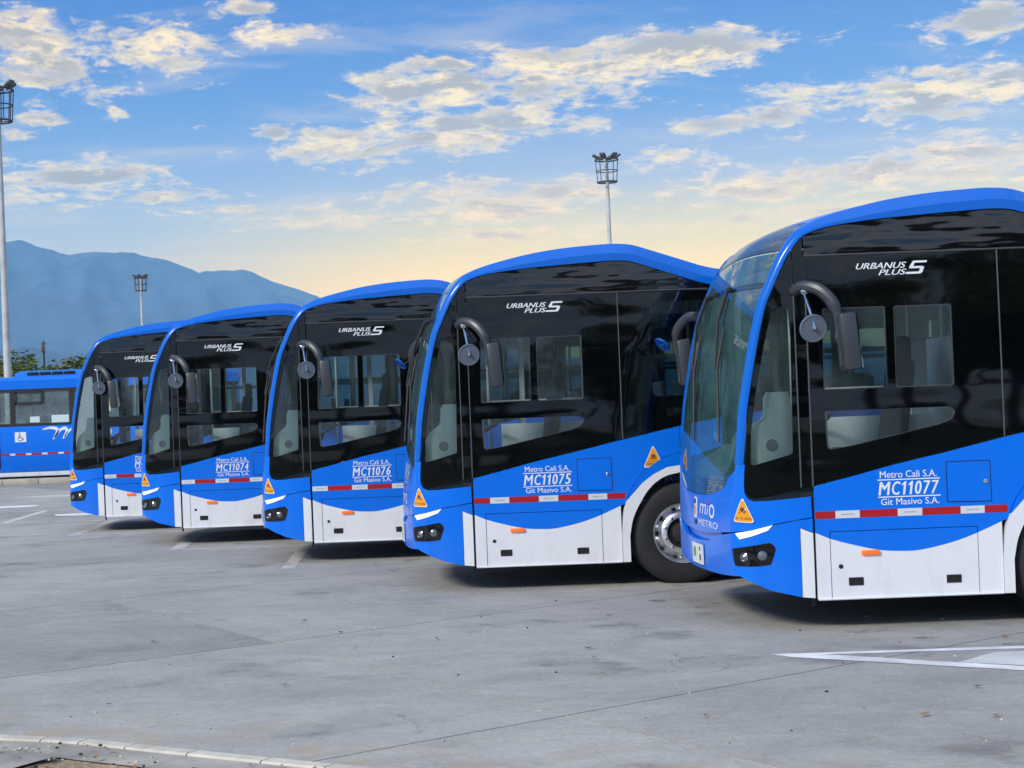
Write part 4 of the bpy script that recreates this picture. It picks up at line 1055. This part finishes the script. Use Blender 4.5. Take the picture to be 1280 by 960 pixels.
# ------------------------------------------------------------------ the old bus standing across the yard
def old_bus():
    r = empty('old_bus', (-12.6, 48.5, 0), 'older plain blue city bus standing side-on behind the far kerb', 'bus')
    X0, X1, D = -8.5, 8.6, 2.5
    def w(X): return X + 12.6
    b = MB(); b.box((0, D / 2, .95), (17.1, D, 1.34), bev=.03); b.build('side_panel', 'blue', r)
    b = MB(); b.box((0, D / 2, .22), (16.9, D - .06, .14), bev=.01); b.build('skirt_panel', 'white', r)
    b = MB(); b.box((0, D / 2, .12), (12, D - .5, .12)); b.build('chassis', 'dark', r)
    # window band: posts and rails with real panes between
    ed = [-8.4, -6.9, -5.4, -3.9, -2.4, -.9, .62, .75, 1.85, 2.1, 3.62, 3.80, 5.3, 5.5, 7.0, 7.15, 8.5]
    bm_ = MB(); bm_.box((0, .03, 1.655), (17.0, .06, .07)); bm_.box((0, .03, 2.665), (17.0, .06, .07)); bm_.box((0, D - .03, 1.655), (17.0, .06, .07)); bm_.box((0, D - .03, 2.665), (17.0, .06, .07))
    for e in (-8.45, -6.9, -5.4, -3.9, -2.4, -.9, .68, 1.98, 3.71, 5.4, 7.08, 8.45):
        for yy in (.032, D - .032): bm_.box((e, yy, 2.16), (.14, .056, .94))
    fr = bm_.build('window_frame', 'rubber', r)
    es = (-8.45, -6.9, -5.4, -3.9, -2.4, -.9, .68, 1.98, 3.71, 5.4, 7.08, 8.45)
    for a, c in zip(es, es[1:]):
        for yy in (.04, D - .04):
            b = MB(); b.box(((a + c) / 2, yy, 2.16), (c - a - .14, .006, .94)); o = b.build('window', 'oldglass', r)
        if a == 1.98:      # small hopper window with its own frame
            b = MB()
            for cx, cz, sx, sz in ((2.45, 2.60, .80, .05), (2.45, 2.28, .80, .07), (2.08, 2.44, .06, .36), (2.86, 2.44, .08, .36)): b.box((cx, .012, cz), (sx, .03, sz))
            b.build('hopper_frame', 'rubber', r)
    for cx, cz, sx, sz in ((2.62, 1.80, .28, .17), (3.36, 1.80, .50, .22), (4.15, 1.80, .45, .24)):
        b = MB(); b.box((cx, .030, cz), (sx, .008, sz)); b.build('window_notice', 'notice', r)
    for cx in (-7, -5.5, -4, -2.5, 2.4, 3.2, 4.4, 6.1):
        b = MB(); b.box((cx, .6, 1.75), (.08, .42, .7), bev=.02); b.build('passenger_seat', 'cabinlight', r)
    b = MB(); b.box((0, D / 2, 1.60), (16.8, D - .2, .03)); b.build('cabin_floor', 'floor', r)
    b = MB(); b.box((-5.9 + 6.9 + .0, -.004, 1.5), (1.16, .03, 2.2), bev=.01); dr = b.build('door', 'frit', r)
    b = MB(); b.prism([(0, 2.70), (-.0, 2.95), (.10, 3.04), (.5, 3.07), (2.0, 3.07), (2.4, 3.04), (2.5, 2.95), (2.5, 2.70)], X0, X1, axis='x'); b.build('roof', 'blue', r)
    b = MB(); b.prism([(2.0, 3.05), (2.05, 3.17), (2.2, 3.23), (5.6, 3.23), (5.7, 3.05)], .3, 2.2); ac = b.build('roof_unit', 'sky', r)
    for k in range(4):
        b = MB(); b.box((2.55 + k * .36, .292, 3.14), (.33, .03, .085), bev=.008); b.build('grille', 'frit', ac)
    b = MB(); b.box((4.6, .292, 3.14), (1.3, .03, .10), bev=.01); b.build('access_panel', 'sky2', ac)
    x = 1.86 - 6 * .47
    for k in range(24):
        b = MB(); b.box((x + .08, -.002, .80), (.16, .006, .055)); b.build('reflector_tape', 'tape', r)
        b = MB(); b.box((x + .16 + .155, -.002, .80), (.305, .006, .055)); b.build('reflector_tape', 'red', r)
        x += .47
        if x > 8.2: break
    # accessibility sign: white square with the wheelchair mark
    b = MB(); b.box((2.19, -.004, 1.30), (.33, .008, .29)); s = b.build('wheelchair_sign', 'print', r)
    mb = MB(); f = lambda p, o=0: Vector((p[0], -.010, p[1]))
    ring = [(2.175 + .075 * math.cos(a), 1.255 + .075 * math.sin(a)) for a in [R(100 + 250 * k / 16) for k in range(17)]]
    for a, c in zip(ring, ring[1:]):
        i_ = lambda p: (2.175 + (p[0] - 2.175) * .72, 1.255 + (p[1] - 1.255) * .72); mb.add([f(a), f(c), f(i_(c)), f(i_(a))], [(0, 1, 2, 3)])
    for q in ([(2.155, 1.28), (2.155, 1.375), (2.178, 1.375), (2.178, 1.28)], [(2.155, 1.265), (2.235, 1.265), (2.235, 1.287), (2.155, 1.287)], [(2.225, 1.28), (2.268, 1.205), (2.29, 1.215), (2.245, 1.29)], [(2.16, 1.33), (2.225, 1.33), (2.225, 1.345), (2.16, 1.345)]): mb.add([f(p) for p in q], [(0, 1, 2, 3)])
    mb.add([f((2.165 + .021 * math.cos(a), 1.402 + .021 * math.sin(a))) for a in [2 * PI * k / 12 for k in range(12)]], [tuple(range(12))])
    mb.build('wheelchair_symbol', 'signblue', s)
    # script logo
    mb = MB(); F = lambda p, o: Vector((p[0], -.006, p[1]))
    def stroke(pts, w0, w1):
        pts = [(2.84 + (p[0] - 3.17) * 1.34, 1.36 + (p[1] - 1.36) * 1.3) for p in cr(pts, 6)]; vs = []
        for i, p in enumerate(pts):
            a = Vector(pts[max(0, i - 1)]); c = Vector(pts[min(len(pts) - 1, i + 1)]); t = (c - a).normalized(); n = Vector((-t.y, t.x)); w_ = 1.45 * lerp(w0, w1, math.sin(PI * i / (len(pts) - 1)))
            vs += [F(Vector(p) + n * w_ / 2, 0), F(Vector(p) - n * w_ / 2, 0)]
        mb.add(vs, [(2 * i, 2 * i + 1, 2 * i + 3, 2 * i + 2) for i in range(len(pts) - 1)])
    x = 3.17
    stroke([(x, 1.47), (x + .18, 1.50), (x + .32, 1.46), (x + .30, 1.36), (x + .22, 1.24)], .02, .065)
    stroke([(x + .25, 1.27), (x + .38, 1.44), (x + .50, 1.48), (x + .52, 1.40), (x + .44, 1.25)], .03, .06)
    stroke([(x + .47, 1.28), (x + .60, 1.44), (x + .73, 1.47), (x + .74, 1.36), (x + .70, 1.27), (x + .80, 1.26), (x + .92, 1.34)], .03, .06)
    stroke([(x + 1.02, 1.46), (x + .96, 1.33), (x + 1.02, 1.25), (x + 1.12, 1.30)], .03, .06)
    stroke([(x + 1.40, 1.47), (x + 1.24, 1.42), (x + 1.22, 1.28), (x + 1.36, 1.25), (x + 1.48, 1.36), (x + 1.40, 1.47)], .045, .06)
    mb.build('bus_logo', 'print', r)
    for xx in (-5.5, -.4 - 1.2, 6.6):
        b = MB(); b.lathe([(.30, -.01), (.44, -.02), (.48, .02), (.48, .24), (.30, .26), (.30, -.01)], (xx, .06, .48), n=32); b.lathe([(.3, -.01), (.2, .05), (.001, .03)], (xx, .06, .48), n=24); b.build('wheel', 'tyre', r)
    b = MB(); b.box((8.6, D / 2, 1.6), (.05, D - .1, 2.5), bev=.02); b.box((-8.5, D / 2, 1.6), (.05, D - .1, 2.5), bev=.02); b.build('end_panel', 'blue', r)
M['oldglass'] = glass('old_bus_glass', (.80, .84, .85), 1.0, 1.6, .2, .12)
M['notice'] = mat('pale_paper_notice', (.60, .74, .76), .6)
M['sky'] = mat('light_blue_paint', (.02, .24, .72), .4); M['sky2'] = mat('light_blue_panel', (.015, .20, .62), .4)
M['signblue'] = mat('blue_sign_ink', (.01, .08, .4), .5)
old_bus()

# ------------------------------------------------------------------ floodlight masts
def mast(x, y, h, lab, seed):
    r = empty('floodlight_mast', (x, y, 0), lab, 'light mast', 'tall floodlight masts with basket heads', rz=seed)
    b = MB(); n = 10; b.tube([(0, 0, h * k / n) for k in range(n + 1)], [lerp(.19, .10, k / n) for k in range(n + 1)], 12); b.build('pole', 'masts', r)
    b = MB(); b.lathe([(.34, 0), (.34, .04), (.2, .06), (.2, .0)], axis='z', n=16); b.build('base_plate', 'mastdark', r)
    zb, zt = h - 1.25, h + .10
    for rad, z, th in ((.60, zb, .045), (.65, (zb + zt) / 2, .03), (.70, zt, .045)):
        b = MB(); b.tube([(rad * math.cos(2 * PI * k / 12), rad * math.sin(2 * PI * k / 12), z) for k in range(13)], th, 5, caps=False); b.build('basket_ring', 'mastdark', r)
    for k in range(10):
        a = 2 * PI * k / 10; b = MB(); b.tube([(.60 * math.cos(a), .60 * math.sin(a), zb), (.70 * math.cos(a), .70 * math.sin(a), zt)], .026, 5); b.build('basket_bar', 'mastdark', r)
    for k in range(5):
        a = 2 * PI * k / 5; b = MB(); b.tube([(0, 0, zb), (.60 * math.cos(a), .60 * math.sin(a), zb)], .022, 5); b.build('basket_spoke', 'mastdark', r)
    b = MB(); b.tube([(0, 0, zb), (0, 0, zt + .10)], .075, 8); b.build('basket_core', 'mastdark', r)
    for k in range(6):
        a = 2 * PI * (k + .3) / 6; d = Vector((math.cos(a), math.sin(a), 0)); p = d * .66 + Vector((0, 0, zt + .20))
        q = Matrix.Rotation(a, 3, 'Z') @ Matrix.Rotation(R(-32), 3, 'Y')
        b = MB(); b.box(p, (.42, .34, .13), rot=q, bev=.03); hd = b.build('floodlight', 'mastdark', r)
        b = MB(); b.box(p + q @ Vector((.02, 0, -.068)), (.34, .28, .006), rot=q); b.build('lamp_glass', 'mirrorback', hd)
        b = MB(); b.tube([d * .66 + Vector((0, 0, zt)), p], .02, 5); b.build('bracket', 'mastdark', hd)
mast(-15.90, 72, 16.0, 'white floodlight mast rising behind the older plain blue bus', .3)
mast(14.5, 101, 16.1, 'grey floodlight mast seen above the roof of the bus with a visible wheel', .8)
mast(-24.46, 176, 16.2, 'far thin floodlight mast standing in front of the blue mountain', .1)
# thin utility pole among the trees
u = empty('utility_pole', (-16.3, 82, 0), 'thin dark utility pole poking out of the trees behind the older bus', 'pole')
b = MB(); b.tube([(0, 0, 0), (0, 0, 5.65)], [.08, .05], 8); b.build('post', 'mastdark', u); b = MB(); b.box((0, 0, 5.5), (.30, .06, .05)); b.box((.0, -.1, 5.25), (.16, .14, .34), bev=.03); b.build('crossarm', 'mastdark', u)

# ------------------------------------------------------------------ trees
def leaf_mat(name, a, b_):
    m = bpy.data.materials.new(name); m.use_nodes = True
    t = NT(m.node_tree); p = t.n['Principled BSDF']
    geo = t.node('ShaderNodeNewGeometry').outputs['Position']
    n = t.noise(geo, 1.3, 3, .6); n2 = t.noise(geo, 9, 2, .6)
    c = t.mix(t.smooth(t.math('MULTIPLY_ADD', n2, .5, t.math('MULTIPLY', n, .6)), .4, .72), (*a, 1), (*b_, 1)); t.l.new(c, p.inputs['Base Color'])
    p.inputs['Roughness'].default_value = .6
    p.inputs['Subsurface Weight'].default_value = 0
    return m
M['leaf'] = leaf_mat('green_leaves', (.07, .12, .018), (.22, .23, .045)); M['leaf2'] = leaf_mat('olive_leaves', (.07, .09, .015), (.18, .17, .04))
M['bark'] = mat('brown_bark', (.10, .075, .05), .9, var=(6, .3))
def tree_mesh(h, cr_, seed, leaves, size):
    rr = random.Random(seed); tk = MB(); lf = MB()
    top = h * .45; lean = Vector((rr.uniform(-.2, .2), rr.uniform(-.2, .2), 0))
    tk.tube([Vector((0, 0, 0)), Vector((0, 0, top * .5)) + lean * .4, Vector((0, 0, top)) + lean], [h * .032, h * .024, h * .018], 8)
    cl = []
    for k in range(rr.randint(8, 11)):
        a = rr.uniform(0, 6.28); rad = cr_ * rr.uniform(.25, .8); z = h * rr.uniform(.48, .86)
        c = Vector((math.cos(a) * rad, math.sin(a) * rad, z)); cl.append((c, cr_ * rr.uniform(.32, .5)))
        s = Vector((0, 0, top * rr.uniform(.7, 1))) + lean * .8
        tk.tube([s, s.lerp(c, .5) + Vector((0, 0, h * .03)), c], [h * .013, h * .009, h * .004], 5)
    cl.append((Vector((0, 0, h * .85)), cr_ * .42))
    for k in range(leaves):
        c, r_ = rr.choice(cl); d = Vector((rr.gauss(0, 1), rr.gauss(0, 1), rr.gauss(0, .75))).normalized() * r_ * rr.random() ** .4
        p = c + d; q = Matrix.Rotation(rr.uniform(0, 6.28), 3, 'Z') @ Matrix.Rotation(rr.uniform(-1.1, 1.1), 3, 'X'); s = size * rr.uniform(.6, 1.4)
        lf.add([q @ Vector(v) * s + p for v in ((-1, 0, 0), (0, -.5, .12), (1, 0, -.1), (0, .5, .12))], [(0, 1, 2, 3)])
    return tk.mesh('trunk', 'bark'), lf
TM = []
for k, (h, c_, n, s) in enumerate(((5.2, 2.3, 5000, .15), (4.8, 1.9, 4500, .14), (5.6, 2.6, 5500, .15))):
    t_, l_ = tree_mesh(h, c_, 30 + k, n, s); TM.append((t_, l_.mesh('crown', 'leaf' if k != 1 else 'leaf2')))
def plant(x, y, k, sc, lab, group, rz):
    r = empty('tree', (x, y, 0), lab, 'tree', group, rz); r.scale = (sc, sc, sc)
    link('trunk', TM[k][0], r); link('crown', TM[k][1], r)
G1 = 'trees beyond the older bus'
plant(-18.6, 79, 0, .98, 'bushy tree left of the white mast, above the older bus', G1, .5)
plant(-16.0, 76, 2, .80, 'bushy tree directly right of the white mast, behind the older bus', G1, 1.9)
plant(-14.6, 84, 1, 1.03, 'olive tree right of the thin utility pole, behind the older bus', G1, 2.6)
plant(-12.4, 80, 0, .92, 'green tree above the older bus roof, next to the farthest bus of the row', G1, 4.1)
plant(-9.4, 83, 2, .84, 'tree hidden mostly behind the farthest bus of the row', G1, 5.0)
plant(-21.4, 86, 2, .95, 'tree far left of the white mast, behind the older bus', G1, 3.3)
# trees on the near side of the yard, behind the photographer: the bus windows mirror them
G2 = 'trees lining the near side of the yard, mirrored in the bus windows'
rr = random.Random(5)
for k, (x, y, q, s) in enumerate(((-22, -34, 0, 1.3), (-16, -30, 2, 1.15), (-10.5, -33, 1, 1.35), (-5.5, -31, 0, 1.0), (.5, -30, 2, 1.2), (5.2, -33, 1, 1.05), (9.0, -30, 0, 1.35), (17.6, -31, 2, 1.35), (20.5, -33, 1, 1.6), (22.6, -29, 0, 1.45), (25.4, -30, 2, 1.5), (30, -32, 0, 1.5), (36, -30, 2, 1.3), (-8, -38, 2, 1.5), (-1.5, -39, 0, 1.5), (4, -40, 1, 1.5), (12.4, -38, 1, 1.0), (19, -39, 0, 1.7), (24, -38, 2, 1.7), (28, -39, 1, 1.7))):
    plant(x, y, q, s, 'tree behind the photographer, mirrored as a dark shape in the bus windows', G2, rr.uniform(0, 6))

# ------------------------------------------------------------------ mountains
M['forest'] = mat('haze_blue_forest_slope', (.050, .082, .125), .95, var=(.006, .5)); M['forest2'] = mat('far_haze_blue_forest_slope', (.058, .09, .13), .95, var=(.004, .35))  # haze blue is partly painted into the forest colour
def ridge(name, D, prof, depth, m, seed, rough):
    prof = cr(prof, 5); nx_, ny = 760, 40; mb = MB(); xs = [lerp(prof[0][0], prof[-1][0], i / (nx_ - 1)) for i in range(nx_)]
    def hgt(x):
        for i in range(1, len(prof)):
            if x <= prof[i][0]: a, b = prof[i - 1], prof[i]; return lerp(a[1], b[1], (x - a[0]) / max(1e-6, b[0] - a[0]))
        return prof[-1][1]
    vs = []
    for j in range(ny):
        t = j / (ny - 1)              # 0 = near foot, .82 = crest, 1 = back
        y = D - depth + depth * t / .82
        f = sm(0, .82, t) ** .85 if t < .82 else 1 - .5 * (t - .82) / .18
        for x in xs:
            p = Vector((x * .0022 + seed, y * .0022, seed)); n = noise.fractal(p, .9, 2.1, 6); rid = 1 - abs(noise.noise(Vector((x * .004 + seed, y * .0012, 2.2))))
            h = hgt(x) * f; amp = f * (1 - sm(.55, .82, t) * .97) if t < .82 else .1
            spur = 1 - abs(noise.noise(Vector((x * .0075 + y * .0012 + seed, y * .0009, 7.7)))) * 2
            jag = (noise.noise(Vector((x * .011, y * .002, seed))) * 9 + noise.noise(Vector((x * .035, y * .004, seed + 3))) * 4) * (D / 6000) * f
            vs.append((x, y, jag + h * (1 - amp * (.22 * (1 - rid) + .16 * (1 - spur))) + n * rough * (amp * 4 + (.30 if t > .7 else 0))))
    mb.add(vs, [(j * nx_ + i, j * nx_ + i + 1, (j + 1) * nx_ + i + 1, (j + 1) * nx_ + i) for j in range(ny - 1) for i in range(nx_ - 1)], 0, True)
    return tag(mb.build(name, m, ang=180), kind='structure')
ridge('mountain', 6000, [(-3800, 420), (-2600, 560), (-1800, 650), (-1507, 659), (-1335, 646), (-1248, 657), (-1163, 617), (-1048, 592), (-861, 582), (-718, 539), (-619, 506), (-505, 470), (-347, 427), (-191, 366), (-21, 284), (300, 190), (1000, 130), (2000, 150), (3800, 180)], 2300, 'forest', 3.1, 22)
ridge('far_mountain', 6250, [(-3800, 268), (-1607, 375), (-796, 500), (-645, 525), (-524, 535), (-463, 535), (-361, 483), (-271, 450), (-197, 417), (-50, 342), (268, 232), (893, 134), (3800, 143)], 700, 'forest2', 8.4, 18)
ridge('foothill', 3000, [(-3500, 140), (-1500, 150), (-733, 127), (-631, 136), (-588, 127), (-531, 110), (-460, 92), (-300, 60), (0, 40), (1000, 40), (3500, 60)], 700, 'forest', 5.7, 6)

# ------------------------------------------------------------------ the air between here and the mountains
hz = MB(); hz.box((0, 150, 350), (13400, 13100, 702)); h = hz.build('haze', 'dark'); tag(h, kind='stuff')
hm = bpy.data.materials.new('haze_air'); hm.use_nodes = True; t = NT(hm.node_tree); t.n.clear()
pv_ = t.node('ShaderNodeVolumePrincipled'); pv_.inputs['Color'].default_value = (.31, .65, 1.0, 1); pv_.inputs['Density'].default_value = 1.4e-4; pv_.inputs['Anisotropy'].default_value = -.25
o_ = t.node('ShaderNodeOutputMaterial'); t.l.new(pv_.outputs[0], o_.inputs['Volume'])
h.data.materials.clear(); h.data.materials.append(hm)
